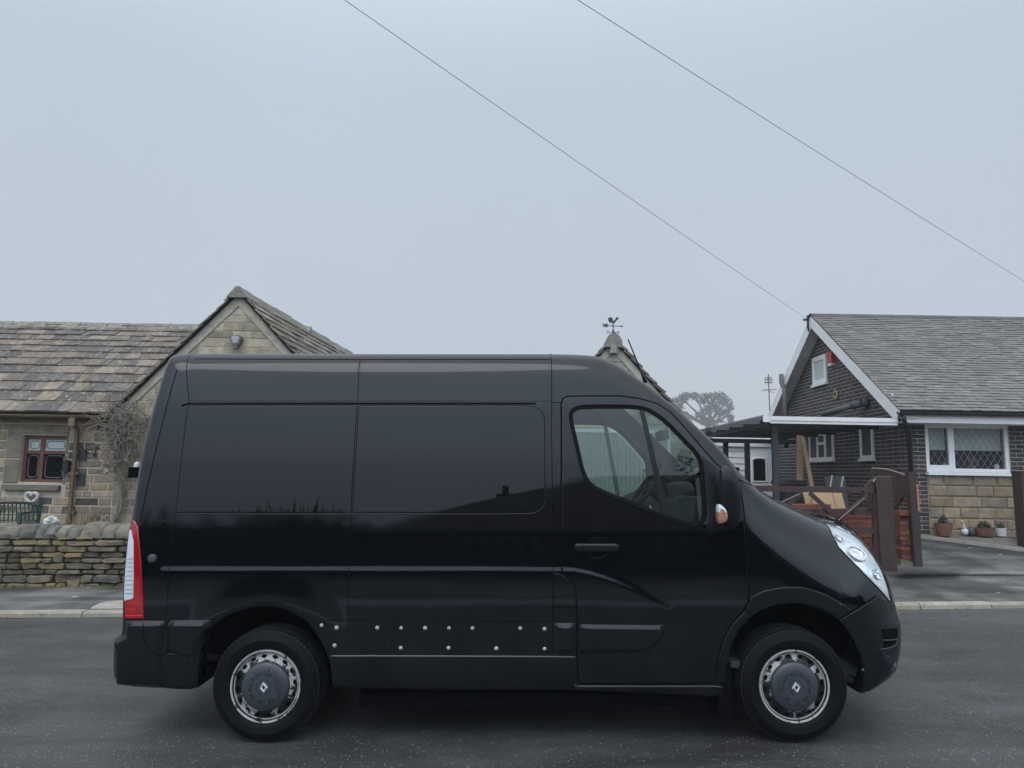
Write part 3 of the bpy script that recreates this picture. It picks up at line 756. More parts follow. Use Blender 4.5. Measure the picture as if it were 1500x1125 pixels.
    def lip(pts, r, off, name, m, parent):
        p = resample(chaikin(VV(pts), 1, False), .02, False); x = np.array([q[0] for q in p]); z = np.array([q[1] for q in p]); yy = YN+inset(x, z)-off
        mb = MB(); mb.tube(list(zip(x, yy, z)), r, 6); return mb.build(name, m, parent, smooth=True)
    lip([(1231,908),(1259,891),(1284,874.5)], .003, .007, 'bumper_lip', M['paint'], fb_)
    lip([(859.5,806),(864,813),(871,817.5),(879,818),(887,814.5),(892,808)], .0022, .005, 'recess_lip', M['plastic'], d)
    lip([(258,752.8),(400,753),(770,753),(784,751.5),(795,745),(799.8,735),(800,700)], .0035, .001, 'window_lip', M['paint'], van)
    panel('bumper_vent', VV([(1290,921),(1314,919),(1313.5,934),(1293,935.5)]), M['gap'], fb_, off=.009, bev=.002, sp=.02)
    panel('bumper_vent', VV([(1292.5,938),(1313,936.5),(1311,943.5),(1302,947.5),(1294,949)]), M['gap'], fb_, off=.009, bev=.002, sp=.02)
    lip([(1289,951),(1302,948.6),(1311,944.5),(1313.5,937.5)], .0035, .010, 'vent_rim', M['hub'], fb_); lip([(1291.5,937.5),(1313.3,936)], .003, .010, 'vent_rim', M['hub'], fb_)
    x, z = V(1309, 977); mb = MB(); mb.lathe([(.0005, .04), (.03, .035), (.045, .0), (.05, -.01)], (x-.02, YN+float(inset([x-.02], [z])[0])+.04, z), 'X', 14); mb.build('fog_lamp', M['hub'], fb_, auto=40)
    x, z = V(1263, 981); mb = MB(); mb.blob((x, YN+float(inset([x], [z])[0])-.008, z), .009, 3); mb.build('bumper_screw', M['hub'], fb_)
    # wheel arch lips and mud flap
    panel('wheel_arch_trim', VV([(1099,880),(1101,874),(1119,865),(1149,859.7),(1177,860),(1205,868.5),(1228,880.5),(1247,894),(1230,905),(1221,899.5),(1205,891),(1182,884.5),(1159,882.5),(1136,885.5),(1112,894.5),(1099.5,903)]), M['plastic'], van, off=.012, bev=.006, sp=.02)
    panel('wheel_arch_trim', VV([(1090,896.5),(1097.5,904),(1083,921.5),(1072,942),(1066.5,968),(1052,970),(1060,938),(1074,913)]), M['plastic'], van, off=.010, bev=.005, sp=.02)
    x0 = V(1052, 972)[0]; x1 = V(1066, 972)[0]; mb = MB(); mb.box((x0, YN+.03, at(1060,1052,4.55).z), (x1, YN+.30, V(1060,970)[1])); mb.build('mud_flap', M['gap'], van)
    mb = MB(); z0 = .20; mb.box((hf[0]-.52, YN+.10, .19), (hr[0]+.55, YF-.10, .27)); mb.build('underbody', M['gap'], van)
    for hx in (hr[0], hf[0]):
        for yy in (YN+.40, YF-.46): mb = MB(); mb.box((hx-.52, yy, .42), (hx+.52, yy+.05, .86)); mb.build('wheel_liner', M['gap'], van)
    # ---------- lamps
    tl = VV([(194.5,760.5),(199,764),(203,773),(207.3,823),(210.6,879),(210.6,906),(183.5,906),(183,880),(182,872),(184,835),(189,795)])
    t_ = panel('tail_lamp', tl, M['redlens'], van, off=.012, bev=.008, sp=.018)
    wl = VV([(191,777),(193.5,776),(197.3,793),(197.5,840),(196.8,876),(190,878.5),(183.2,879.5),(183,872),(184.8,835),(187.5,806)])
    w_ = panel('reversing_lens', wl, M['clearlens'], t_, off=.0155, bev=.004, sp=.014)
    sm = MB()
    for yy in (818.5, 824, 830, 836.5, 843, 849.5, 856, 862.5, 869): seam(sm, VV([(185.5,yy+.3),(196.6,yy)]), .0032, .0165, rd=0)
    sm.build('lens_rib', mat('dark_lens_rib', (.10, .11, .14), rough=.4), w_)  # dark grey stripes across the white lens
    sm = MB()
    rx = mat('bright_red_reflex', (.75, .025, .03), rough=.25, coat=.5)
    for ya, xa_, xb_, ww in ((882.5,185,199,.004), (891.5,185,199,.004), (901,184.5,210,.007)):
        sm = MB(); seam(sm, VV([(xa_,ya),(xb_,ya)]), ww, .0135, rd=0); sm.build('reflex_strip', rx, t_)
    hl = VV([(1210.5,767.5),(1229,771.5),(1246,780.5),(1263.5,796.5),(1278.5,815.5),(1291,837),(1299,860),(1303,879),(1284,857),(1265,838),(1248.5,821),(1228,800),(1219,782)])
    h_ = panel('headlight', hl, M['reflector'], van, off=.004, bev=.004, sp=.02)
    panel('lens_cover', hl, M['lens'], h_, off=.018, bev=.012, sp=.02, round_=1)
    sm = MB(); seam(sm, VV([(1210.5,767.5),(1219,782),(1228,800),(1248.5,821),(1265,838),(1284,857),(1303,879)]), .008, .008, rd=0); sm.build('chrome_edge', M['badge'], h_)
    for px, py, r in ((1254,812,.062), (1228,790,.03), (1283,842,.035)):
        x, z = V(px, py); yy = YN+float(inset([x], [z])[0]); mb = MB()
        nrm_ = Vector(normal(np.array([x]), np.array([z]))[0]); q = nrm_.to_track_quat('Y', 'Z')
        loc = MB(); loc.lathe([(r, 0), (r*.97, .008), (r*.86, .007), (r*.8, -.004), (r*.45, -.022), (r*.4, -.008), (r*.3, -.002), (.0005, .002)], (0,0,0), 'Y', 22)
        mb.add([Vector((x, yy, z))+nrm_*.006+q @ Vector(p) for p in loc.v], loc.f); mb.build('lamp_bowl', M['chrome'], h_, auto=40)
    # ---------- door mirror
    hp = [(1050.5,686),(1053,682),(1063,682.5),(1071,688),(1076.5,697),(1080,707),(1083,716),(1083.5,740),(1081,765),(1073,775),(1061,772.5),(1051.5,766)]
    secs = [(4.485,.80,0),(4.45,.95,0),(4.38,1,0),(4.30,1,.0),(4.27,.95,.0),(4.255,.80,.0),(4.25,.4,0)]
    base = [at(a, b, 4.33) for a, b in hp]; base = [Vector((p[0], 4.33, p[1])) for p in chaikin([(q.x, q.z) for q in base], 2)]
    cx = max(p.x for p in base)*.25+min(p.x for p in base)*.75; cz = sum(p.z for p in base)/len(base)
    mb = MB(); n = len(base); vs = []
    for yy, k, _ in secs: vs += [(cx+(p.x-cx)*(k if p.x > cx else .6+.4*k)+max(0, .34*(yy-4.27))*min(1, max(0, (cx+.03-p.x)/.05)), yy, cz+(p.z-cz)*k) for p in base]
    mb.add(vs, [(j*n+i, j*n+(i+1) % n, (j+1)*n+(i+1) % n, (j+1)*n+i) for j in range(len(secs)-1) for i in range(n)]+[tuple((len(secs)-1)*n+i for i in range(n))])
    mi = mb.build('wing_mirror', M['plastic'], van, smooth=True)
    ip = [at(a, b, 4.25) for a, b in ((1050.5,739),(1055,738.5),(1061,743),(1065,750),(1066,759),(1063,765),(1056,767.5),(1050.8,766.5))]
    sp_ = chaikin([(q.x, q.z) for q in ip], 2); ci = (sum(p[0] for p in sp_)/len(sp_), sum(p[1] for p in sp_)/len(sp_)); mb = MB(); n = len(sp_); vs = []
    for yy, k in ((4.28, 1), (4.248, 1), (4.236, .9), (4.231, .6)): vs += [(ci[0]+(p[0]-ci[0])*k, yy, ci[1]+(p[1]-ci[1])*k) for p in sp_]
    cf = [(j*n+i, j*n+(i+1) % n, (j+1)*n+(i+1) % n, (j+1)*n+i) for j in range(3) for i in range(n)]+[tuple(3*n+i for i in range(n))]
    fm = [1 if sum(vs[i][2] for i in f)/len(f) < ci[1]+.012 else 0 for f in cf]
    for f, q in zip(cf, fm): mb.add([vs[i] for i in f], [tuple(range(len(f)))], mi=q)
    mb.build('indicator_lamp', [M['clearlens'], M['amber']], mi)
    xm = min(p.x for p in base); zt = max(p.z for p in base); zb = min(p.z for p in base)
    mb = MB(); mb.prism([(xm+.004, 4.30, zb+.03), (xm+.056, 4.45, zb+.03), (xm+.056, 4.45, zt-.03), (xm+.004, 4.30, zt-.03)], (.006, 0, 0)); mb.build('mirror_glass', M['mirror'], mi)
    mb = MB(); mb.tube([(cx+.06, 4.46, zb+.08), (cx+.07, 4.53, zb+.06)], .05, 10); mb.build('mirror_arm', M['plastic'], mi)
    # far mirror
    f_ = MB(); f_.add([(v.co.x+BASE[mi].x, 2*YC-(v.co.y+BASE[mi].y), v.co.z+BASE[mi].z) for v in mi.data.vertices], [tuple(p.vertices) for p in mi.data.polygons])
    fm_ = f_.build('wing_mirror', M['plastic'], van, smooth=True)
    mb = MB(); mb.prism([(xm-.003, 2*YC-4.30, zb+.03), (xm+.049, 2*YC-4.45, zb+.03), (xm+.049, 2*YC-4.45, zt-.03), (xm-.003, 2*YC-4.30, zt-.03)], (.006, 0, 0)); mb.build('mirror_glass', M['mirror'], fm_)
    # rear door hinge and high lamp
    p = at(201, 692, 4.85); mb = MB(); mb.box((p.x-.035, 4.80, p.z-.035), (p.x+.03, 4.88, p.z+.035)); mb.build('rear_hinge', M['gap'], van)
    mb = MB(); mb.lathe([(.02, -.03), (.02, .0), (.017, .012), (.008, .02), (.0005, .022)], (p.x+.002, 4.84, p.z+.05), 'Z', 14); mb.build('number_lamp', M['whitepot'], van, auto=50)
    # aerial
    a, b = at(946, 561, 5.0), at(920, 497, 5.0); mb = MB()
    mb.tube([a, a+(b-a)*.16, a+(b-a)*.3, a+(b-a)*.97, b], [.016, .011, .0055, .0045, .006], 8); mb.build('aerial', M['plastic'], van, smooth=True)
    # wiper
    n_ = len(loop); i = min(range(n_), key=lambda k: abs(loop[k][0]-V(1098, 707)[0])+(0 if loop[k][1] > 1.2 else 9))
    off_ = lambda t, h, k=0: tuple(np.array(spt(i+k, t))+np.array((on[i][0], 0, on[i][1]))*h)
    mb = MB(); mb.tube([off_(-.62, .0), off_(-.60, .03), off_(.10, .028)], .010, 6); mb.build('wiper', M['gap'], van)
    # ---------- cab interior
    xb = V(822, 640)[0]-.10; xd = V(1012, 700)[0]
    mb = MB(); mb.box((xb-.04, YN+.20, .45), (xb, YF-.20, 2.28)); mb.build('bulkhead', M['trim'], van)
    mb = MB(); mb.box((xb, YN+.10, .42), (xd+.35, YF-.10, .46)); mb.build('cab_floor', M['dash'], van)
    # headliner follows the roof strip
    hv, hf_ = [], []; idx = [i for i in range(n_) if loop[i][1] > 1.95 and xb-.02 < loop[i][0] < ws0+.02]
    for i in idx:
        for t in (-.97, -.8, -.4, 0, .4, .8, .97):
            q = spt(i, t*.99); hv.append((q[0]-on[i][0]*.05, q[1], q[2]-on[i][1]*.05-(.10 if abs(t) > .9 else 0)))
    for j in range(len(idx)-1):
        if abs(idx[j+1]-idx[j]) != 1: continue
        for k in range(6): hf_.append((j*7+k, j*7+k+1, (j+1)*7+k+1, (j+1)*7+k))
    mb = MB(); mb.add(hv, hf_); mb.build('headlining', M['trim'], van, smooth=True)
    # far door inner trim with its window and divider
    cab = [q for q in offset(door, .03)]
    xs_, zs_, T_, L_ = tri([resample(cab, .05), resample(offset(wino, .012), .05)], [p for p in gridpts(cab, .08, .03) if not inside(np.array([p[0]]), np.array([p[1]]), offset(wino, -.01))[0]])
    y_ = 2*YC-(YN+inset(xs_, zs_)+.035); mb = MB(); mb.add(np.stack([xs_, y_, zs_], 1).tolist(), [tuple(int(i) for i in t) for t in T_]); mb.build('far_door_trim', M['dash'], van, smooth=True)
    mb = MB(); y_ = 2*YC-(YN+inset(np.array([q[0] for q in bar]), np.array([q[1] for q in bar]))+.03); mb.prism([(q[0], yy, q[1]) for q, yy in zip(bar, y_)], (0, .03, 0)); mb.build('far_window_divider', M['trim'], van)
    gp = resample(wini, .06); xs_, zs_, T_, L_ = tri([gp], gridpts(gp, .1, .03)); y_ = 2*YC-(YN+inset(xs_, zs_)+.006)
    mb = MB(); mb.add(np.stack([xs_, y_, zs_], 1).tolist(), [tuple(int(i) for i in t) for t in T_]); mb.build('far_window_glass', M['glass'], van, smooth=True)
    # linings of the A pillars and the far door frame follow the shell a little inside it
    ip_ = [i for i in range(n_) if ws0-.12 < loop[i][0] < ws1 and loop[i][1] > 1.35]
    for s in (1,):
        v_ = []; f2 = []
        for i in ip_:
            for t, dd in ((.90, .012), (.96, .03), (1.0, .03)): q = spt(i, s*t); v_.append((q[0]-on[i][0]*dd, q[1]-s*.01, q[2]-on[i][1]*dd))
            for dd in (.07, .125):
                px_, pz_ = loop[i][0]-on[i][0]*dd, loop[i][1]-on[i][1]*dd; yy = YN+float(inset([px_], [pz_])[0])+.035; v_.append((px_, 2*YC-yy, pz_))
        for j in range(len(ip_)-1):
            if abs(ip_[j+1]-ip_[j]) == 1: f2 += [(j*5+k, j*5+k+1, j*5+k+6, j*5+k+5) for k in range(4)]
        mb = MB(); mb.add(v_, f2); mb.build('pillar_lining', M['trim'], van, smooth=True)
    # A pillar linings
    for s in ():
        a, b = V(940, 590), V(1060, 690); yy = YN+.30
        pa, pb = Vector((a[0], yy, a[1]+.02)), Vector((b[0]+.02, yy-.08, b[1]))
        if s: pa.y, pb.y = 2*YC-pa.y, 2*YC-pb.y
        mb = MB(); mb.bar(pa, pb, .09, .06); mb.build('pillar_lining', M['trim'], van)
    # dashboard
    zd = V(1000, 735)[1]
    prof = [(xd-.28, zd-.42), (xd-.24, zd-.12), (xd-.16, zd-.03), (xd-.02, zd+.03), (xd+.14, zd+.02), (xd+.42, zd-.06), (xd+.42, zd-.6), (xd-.2, zd-.6)]
    mb = MB(); mb.prism([(p[0], YN+.16, p[1]) for p in prof], (0, YF-YN-.32, 0)); ds = mb.build('dashboard', M['dash'], van)
    mb = MB(); mb.lathe([(.0005, .0), (.09, .0), (.105, .04), (.11, .13), (.10, .17)], (xd-.06, 5.02, zd+.01), 'X', 18, 0, PI); mb.build('instrument_hood', M['dash'], ds, auto=60)
    for yy in (4.78, 5.2, 5.6):
        mb = MB(); mb.lathe([(.05, 0), (.05, -.012), (.042, -.014), (.04, -.004), (.0005, -.003)], (xd-.215, yy, zd-.08), 'X', 16); mb.build('air_vent', M['trim'], ds, auto=40)
    c = Vector((V(966, 716)[0], 4.98, V(966, 716)[1])); ax = Vector((-.80, 0, .60)); u = Vector((0, 1, 0)); w = ax.cross(u)
    mb = MB(); rg = [c+(u*math.cos(2*PI*k/36)+w*math.sin(2*PI*k/36))*.19 for k in range(37)]; mb.tube(rg, .016, 10, cap=False)
    for k in (0, 18, 27): q = c+(u*math.cos(2*PI*k/36)+w*math.sin(2*PI*k/36))*.19; mb.bar(c-ax*.02, q, .035, .014, up=ax)
    mb.lathe([(.0005, .01), (.05, .005), (.065, -.02)], (0,0,0), 'Z', 14); q4 = ax.to_track_quat('Z', 'X')
    k0 = 14*3; mb.v[-k0:] = [tuple(c+q4 @ Vector(p)) for p in mb.v[-k0:]]
    mb.build('steering_wheel', M['dash'], van, auto=50)
    mb = MB(); mb.tube([c-ax*.02, c-ax*.35], .035, 8); mb.build('steering_column', M['dash'], van)
    a = V(955, 634, extra=.9); m1 = at(971, 638, 5.45); mb = MB(); mb.box((m1.x-.03, 5.32, m1.z-.035), (m1.x+.02, 5.58, m1.z+.035)); mb.tube([(m1.x, 5.45, m1.z), (m1.x+.06, 5.48, m1.z+.12)], .01, 6); mb.build('rear_view_mirror', M['dash'], van)
    for yy in (YN+.50, YF-.55):
        st = MB(); xs0 = xb+.10
        st.prism([(xs0+.12, yy-.23, .75), (xs0+.62, yy-.23, .80), (xs0+.64, yy-.23, .92), (xs0+.1, yy-.23, .90)], (0, .46, 0)); st.prism([(xs0+.02, yy-.23, .85), (xs0+.16, yy-.23, .85), (xs0+.06, yy-.23, 1.38), (xs0-.04, yy-.23, 1.38)], (0, .46, 0)); st.build('seat', M['dash'], van)
    # ---------- wheels
    RT, RR = .330, .2154
    def wheel(hx, Y0, seed, far=False):
        sgn = -1 if far else 1
        def lz(mb, prof, n=56, mi=0, xo=0, zo=0): mb.lathe([(r, h*sgn) for r, h in prof], (hx+xo, Y0, zh+zo), 'Y', n, mi=mi)
        root = MB()
        lz(root, [(RR-.006, .012), (RR+.004, -.002), (RR+.014, -.010), (RR+.034, -.014), (RR+.052, -.015), (RR+.056, -.0165), (RR+.060, -.014), (RT-.034, -.008), (RT-.018, .004), (RT-.008, .016), (RT-.002, .026), (RT, .036),
                  (RT, .06), (RT-.006, .062), (RT-.006, .068), (RT, .070), (RT, .105), (RT-.006, .107), (RT-.006, .113), (RT, .115), (RT, .155), (RT-.006, .157), (RT-.006, .163), (RT, .165), (RT, .20), (RT-.02, .222), (RR, .225)], 72)
        tr = root
        for k in range(72):
            a = 2*PI*k/72; t = Vector((-math.sin(a), 0, math.cos(a))); r = Vector((math.cos(a), 0, math.sin(a)))
            for (y0, y1, ph) in ((.010, .045, 0), (.074, .100, .3), (.119, .150, .1), (.168, .205, .4)):
                a2 = a+ph*2*PI/72; t = Vector((-math.sin(a2), 0, math.cos(a2))); r = Vector((math.cos(a2), 0, math.sin(a2)))
                c = Vector((hx, Y0, zh)); dr = -.012 if y0 < .02 else 0
                vs = []
                for yy, dd in ((y0, dr), (y1, 0)):
                    for tt, rr_ in ((-.0105, -.004), (.0105, -.004), (.0095, .003), (-.0095, .003)): vs.append(c+r*(RT+rr_+dd)+t*tt+Vector((0, yy*sgn, 0)))
                tr.add(vs, [(0,1,2,3),(7,6,5,4),(0,4,5,1),(1,5,6,2),(2,6,7,3),(3,7,4,0)], mi=1)
        w = root.build('wheel', [M['rubber'], M['tread']], van, auto=35)
        rm = MB()
        lz(rm, [(RR-.001, .016), (RR-.002, .001), (RR-.005, -.003), (RR-.011, -.002), (RR-.014, .004)], 64)
        lz(rm, [(RR-.014, .004), (RR-.017, .020), (RR-.020, .020)], 64, mi=1)
        lz(rm, [(RR-.020, .020), (RR-.0205, .014), (RR-.0245, .014), (RR-.026, .018)], 64)
        lz(rm, [(RR-.026, .018), (RR-.031, .027), (RR-.046, .022), (RR-.060, .017), (RR-.070, .013)], 64, mi=2)
        lz(rm, [(RR-.070, .013), (RR-.095, .012), (.05, .010)], 48, mi=1)
        rm.build('rim', [M['rim'], M['rimdark'], M['rimdish']], w, auto=40)
        for k in range(16):
            a = 2*PI*(k+.3)/16; cc = Vector((hx+math.cos(a)*(RR-.043), Y0+.0222*sgn, zh+math.sin(a)*(RR-.043))); r = Vector((math.cos(a), .34*sgn, math.sin(a))).normalized(); t = Vector((-math.sin(a), 0, math.cos(a))); nn = r.cross(t).normalized()*sgn
            if nn.y*sgn > 0: nn = -nn
            mb = MB(); vs = [cc+nn*.0022+t*(.0165*math.cos(b))+r*(.0105*math.sin(b)) for b in np.linspace(0, 2*PI, 15)[:-1]]; mb.add(vs, [tuple(range(14))]); mb.build('rim_hole', M['gap'], w)
        hb = MB(); H = .142
        lz(hb, [(H, .014), (H, -.002), (H-.004, -.008), (H-.022, -.016), (.09, -.022), (.05, -.026), (.046, -.026), (.044, -.023), (.041, -.023), (.039, -.027), (.0005, -.027)], 56)
        c0 = Vector((hx, Y0, zh))
        def pr(r): return float(np.interp(r, [.05, .09, H-.022, H-.004], [-.026, -.022, -.016, -.008]))
        for k in range(8):
            a0 = 2*PI*k/8+.2+seed
            for kind in (0, 1):
                a = a0+kind*2*PI/16
                if kind == 0: sh = [(.074, -.26), (.096, -.22), (.104, -.10), (.104, .10), (.096, .22), (.074, .26), (.081, .15), (.091, .10), (.091, -.10), (.081, -.15)]
                else: sh = [(.076, -.055), (.104, -.042), (.104, .042), (.076, .055)]
                vs = []
                for lift in (.001, -.009):
                    for rr_, aa in sh: vs.append(c0+Vector((math.cos(a+aa)*rr_, (pr(rr_)+lift)*sgn, math.sin(a+aa)*rr_)))
                n = len(sh); hb.add(vs, [tuple(range(n, 2*n))]+[(i, (i+1) % n, n+(i+1) % n, n+i) for i in range(n)])
        h = hb.build('hub_cap', M['hub'], w, auto=35)
        e = MB(); dia = lambda sx, sz: [(0, sz), (sx, 0), (0, -sz), (-sx, 0)]
        o4, i4 = dia(.026, .034), dia(.0085, .012); tw = .12
        rot = lambda p: (p[0]*math.cos(tw)-p[1]*math.sin(tw), p[0]*math.sin(tw)+p[1]*math.cos(tw))
        o4 = [rot(p) for p in o4]; i4 = [rot(p) for p in i4]; m4 = [((a[0]+b[0])/2, (a[1]+b[1])/2) for a, b in zip(o4, i4)]
        vs = [c0+Vector((p[0], -.0275*sgn, p[1])) for p in o4]+[c0+Vector((p[0], -.036*sgn, p[1])) for p in m4]+[c0+Vector((p[0], -.030*sgn, p[1])) for p in i4]
        fs = []
        for l in (0, 4): fs += [(l+i, l+(i+1) % 4, l+4+(i+1) % 4, l+4+i) for i in range(4)]
        e.add(vs, fs); e.build('emblem', M['badge'], h)
        e = MB(); e.add([c0+Vector((p[0], -.0285*sgn, p[1])) for p in i4], [(0,1,2,3)]); e.build('emblem_core', M['gap'], h)
    wheel(hr[0], 4.537, 0); wheel(hf[0], 4.537, .21)
    wheel(hr[0], 2*YC-4.537, 0, True); wheel(hf[0], 2*YC-4.537, .3, True)
    # rear axle tube and springs seen through the gap by the wheel
    mb = MB(); mb.tube([(hr[0], YN+.2, zh), (hr[0], YF-.2, zh)], .05, 8); mb.bar((hr[0]-.62, YN+.45, .33), (hr[0]+.6, YN+.45, .36), .07, .035); mb.build('rear_axle', M['gap'], van)
    return van
# ================================================================== GROUND
def yk(x): return 8.56+.050*x
ZW = at(1420, 786, 12.7).z               # ground level at the bungalow's front wall
def s1(t): t = min(1, max(0, t)); return t*t*(3-2*t)
def gz(x, y):
    k = (ZW-.05)/(12.55-9.2)
    return .055+s1((x-1.6)/2.4)*min(max(0, y-9.2)*k, ZW-.05)
def sheet(name, m, xs, ys, zf, **kw):
    mb = MB(); nx, ny = len(xs), len(ys)
    mb.add([(x, yy(x) if callable(yy) else yy, zf(x, yy(x) if callable(yy) else yy)) for yy in ys for x in xs],
           [(j*nx+i, j*nx+i+1, (j+1)*nx+i+1, (j+1)*nx+i) for j in range(ny-1) for i in range(nx-1)])
    return mb.build(name, m, smooth=True, **kw)
def build_ground():
    sheet('road', M['road'], [-60, -20, 20, 60], [0.2, 2, 4, 6, yk], lambda x, y: 0, kind='structure')
    xs = [-60, -30, -14]+[-12+.5*i for i in range(49)]+[14, 18, 30, 60]
    ys = [lambda x, d=d: yk(x)+d for d in (.10, .3, .5, .7, 1.0, 1.4)]+[10.2+.25*i for i in range(13)]+[14, 16, 20, 26]
    sheet('pavement', M['pave'], xs, ys, gz, kind='structure')
    sheet('ground', M['soil'], [-400, -60, 60, 400], [26, 60, 200, 420], lambda x, y: .04, kind='structure')
    sheet('ground', M['soil'], [-400, -200, -60], [.2, 8, 26], lambda x, y: -.02, kind='structure')
    sheet('ground', M['soil'], [60, 200, 400], [.2, 8, 26], lambda x, y: -.02, kind='structure')
    sheet('pavement', M['pave'], [-60, 0, 60], [-3, -1, .2], lambda x, y: .06, kind='structure')
    sheet('ground', M['soil'], [-400, -60, 0, 60, 400], [-300, -60, -12, -3], lambda x, y: .04, kind='structure')
    sheet('garden', M['soil'], [-16+i for i in range(18)], [10.75, 11.2, 12, 13.4], lambda x, y: .30+.03*math.sin(3*x+y*5), kind='structure')
    # kerb stones
    R = random.Random(4); mb = MB(); x = -14.0
    while x < 16:
        l = R.uniform(.75, 1.05); y0 = yk(x+l/2)
        tone = R.uniform(.85, 1.15); c = (.33*tone, .295*tone, .235*tone)
        a = .003+R.uniform(0, .004); h = .058+R.uniform(-.004, .004)
        vs = []
        for xx in (x+a, x+l-a):
            yy = yk(xx); vs += [(xx, yy, -.02), (xx, yy+.004, h-.018), (xx, yy+.022, h), (xx, yy+.135, h+.002), (xx, yy+.135, -.02)]
        mb.add(vs, [(0,1,2,3,4), (9,8,7,6,5), (0,5,6,1), (1,6,7,2), (2,7,8,3), (3,8,9,4)], c); x += l
    mb.build('kerb', M['kerb'], kind='structure')
    # pale concrete patch on the pavement by the van's tail, drive edging and house path
    p = [at(134, 893.5, 9.0), at(140, 888, 9.2), at(152, 882.5, 9.2), at(172, 880.5, 9.2), at(230, 881, 9.2), at(240, 894, 9.2)]
    def onpave(px, py):
        d = ray(px, py); lo, hi = 7.5, 12.68
        for _ in range(40):
            Y = (lo+hi)/2
            if CH+d.z/d.y*Y > gz(d.x*Y/d.y, Y): lo = Y
            else: hi = Y
        return Vector((d.x*Y/d.y, Y, gz(d.x*Y/d.y, Y)))
    mb = MB(); q = [onpave(*k) for k in ((132,892.5),(136,889),(146,884),(157,881.5),(180,880),(240,881),(250,892.5))]
    q = [v+Vector((0, 0, .006)) for v in q]; mb.add(q, [tuple(range(len(q)))]); mb.build('paving_patch', M['concrete'], kind='structure')
    mb = MB()
    for px, py, r in ((110,875,.035),(86,858.5,.03),(130,861,.02),(170,853,.025),(1463,869,.022),(1483,833,.013),(1488.5,833,.013),(1421,803,.03),(1466,813,.025)):
        v = onpave(px, py); mb.blob((v.x, v.y, v.z+.004), r, int(px), 9, 5, .3, (1.3, 1, .25))
    mb.build('litter_chips', M['concrete'], kind='stuff', label=None)
    mb = MB(); R = random.Random(9)
    for k in range(46):
        px = R.choice([R.gauss(28, 14), R.gauss(58, 7), R.uniform(5, 180), R.uniform(1320, 1490)]); x = (px-750)/F*8.3; y = yk(x)-R.uniform(.005, .05); s = R.uniform(.012, .032); a = R.uniform(0, 6)
        mb.add([(x+math.cos(a+t)*s*k2, y+math.sin(a+t)*s*.6, .004+R.uniform(0, .012)) for t, k2 in ((0, 1.4), (1.6, .6), (3.1, 1.3), (4.7, .7))], [(0,1,2,3)])
    mb.build('fallen_leaves', M['straw'], kind='stuff')
    # drive edging, paved path in front of the bungalow
    def ond(px, py, dz=0): v = onpave(px, py); return Vector((v.x, v.y, v.z+dz))
    e = [ond(px, py) for px, py in ((1340,786.5),(1380,791.5),(1440,799.5),(1500,807.5),(1540,812.5))]
    mb = MB()
    for a, b in zip(e[:-1], e[1:]): mb.bar(a+Vector((0,0,.01)), b+Vector((0,0,.01)), .09, .07)
    mb.build('path_edging', M['concrete'], kind='structure')
    mb = MB(); vs = []
    for q in e: vs += [q+Vector((0, .05, .03)), Vector((q.x+.12, 12.72, gz(q.x, 12.72)+.03))]
    mb.add(vs, [(2*i, 2*i+2, 2*i+3, 2*i+1) for i in range(len(e)-1)]); mb.build('path', mat('worn_paving', (.17, .155, .14), rough=.85, var=.4, vs=5, bump=.4, bs=40), kind='structure')
    # moss along the foot of the garden wall
    mb = MB(); R = random.Random(3)
    for k in range(150):
        x = R.uniform(-7.5, -3.0); y = 10.13-abs(R.gauss(0, .035)); mb.blob((x, y, gz(x, y)), R.uniform(.012, .04), k, 7, 4, .4, (1.5, 1, .35))
    mb.build('moss', M['moss'], kind='stuff', smooth=True)
    return onpave

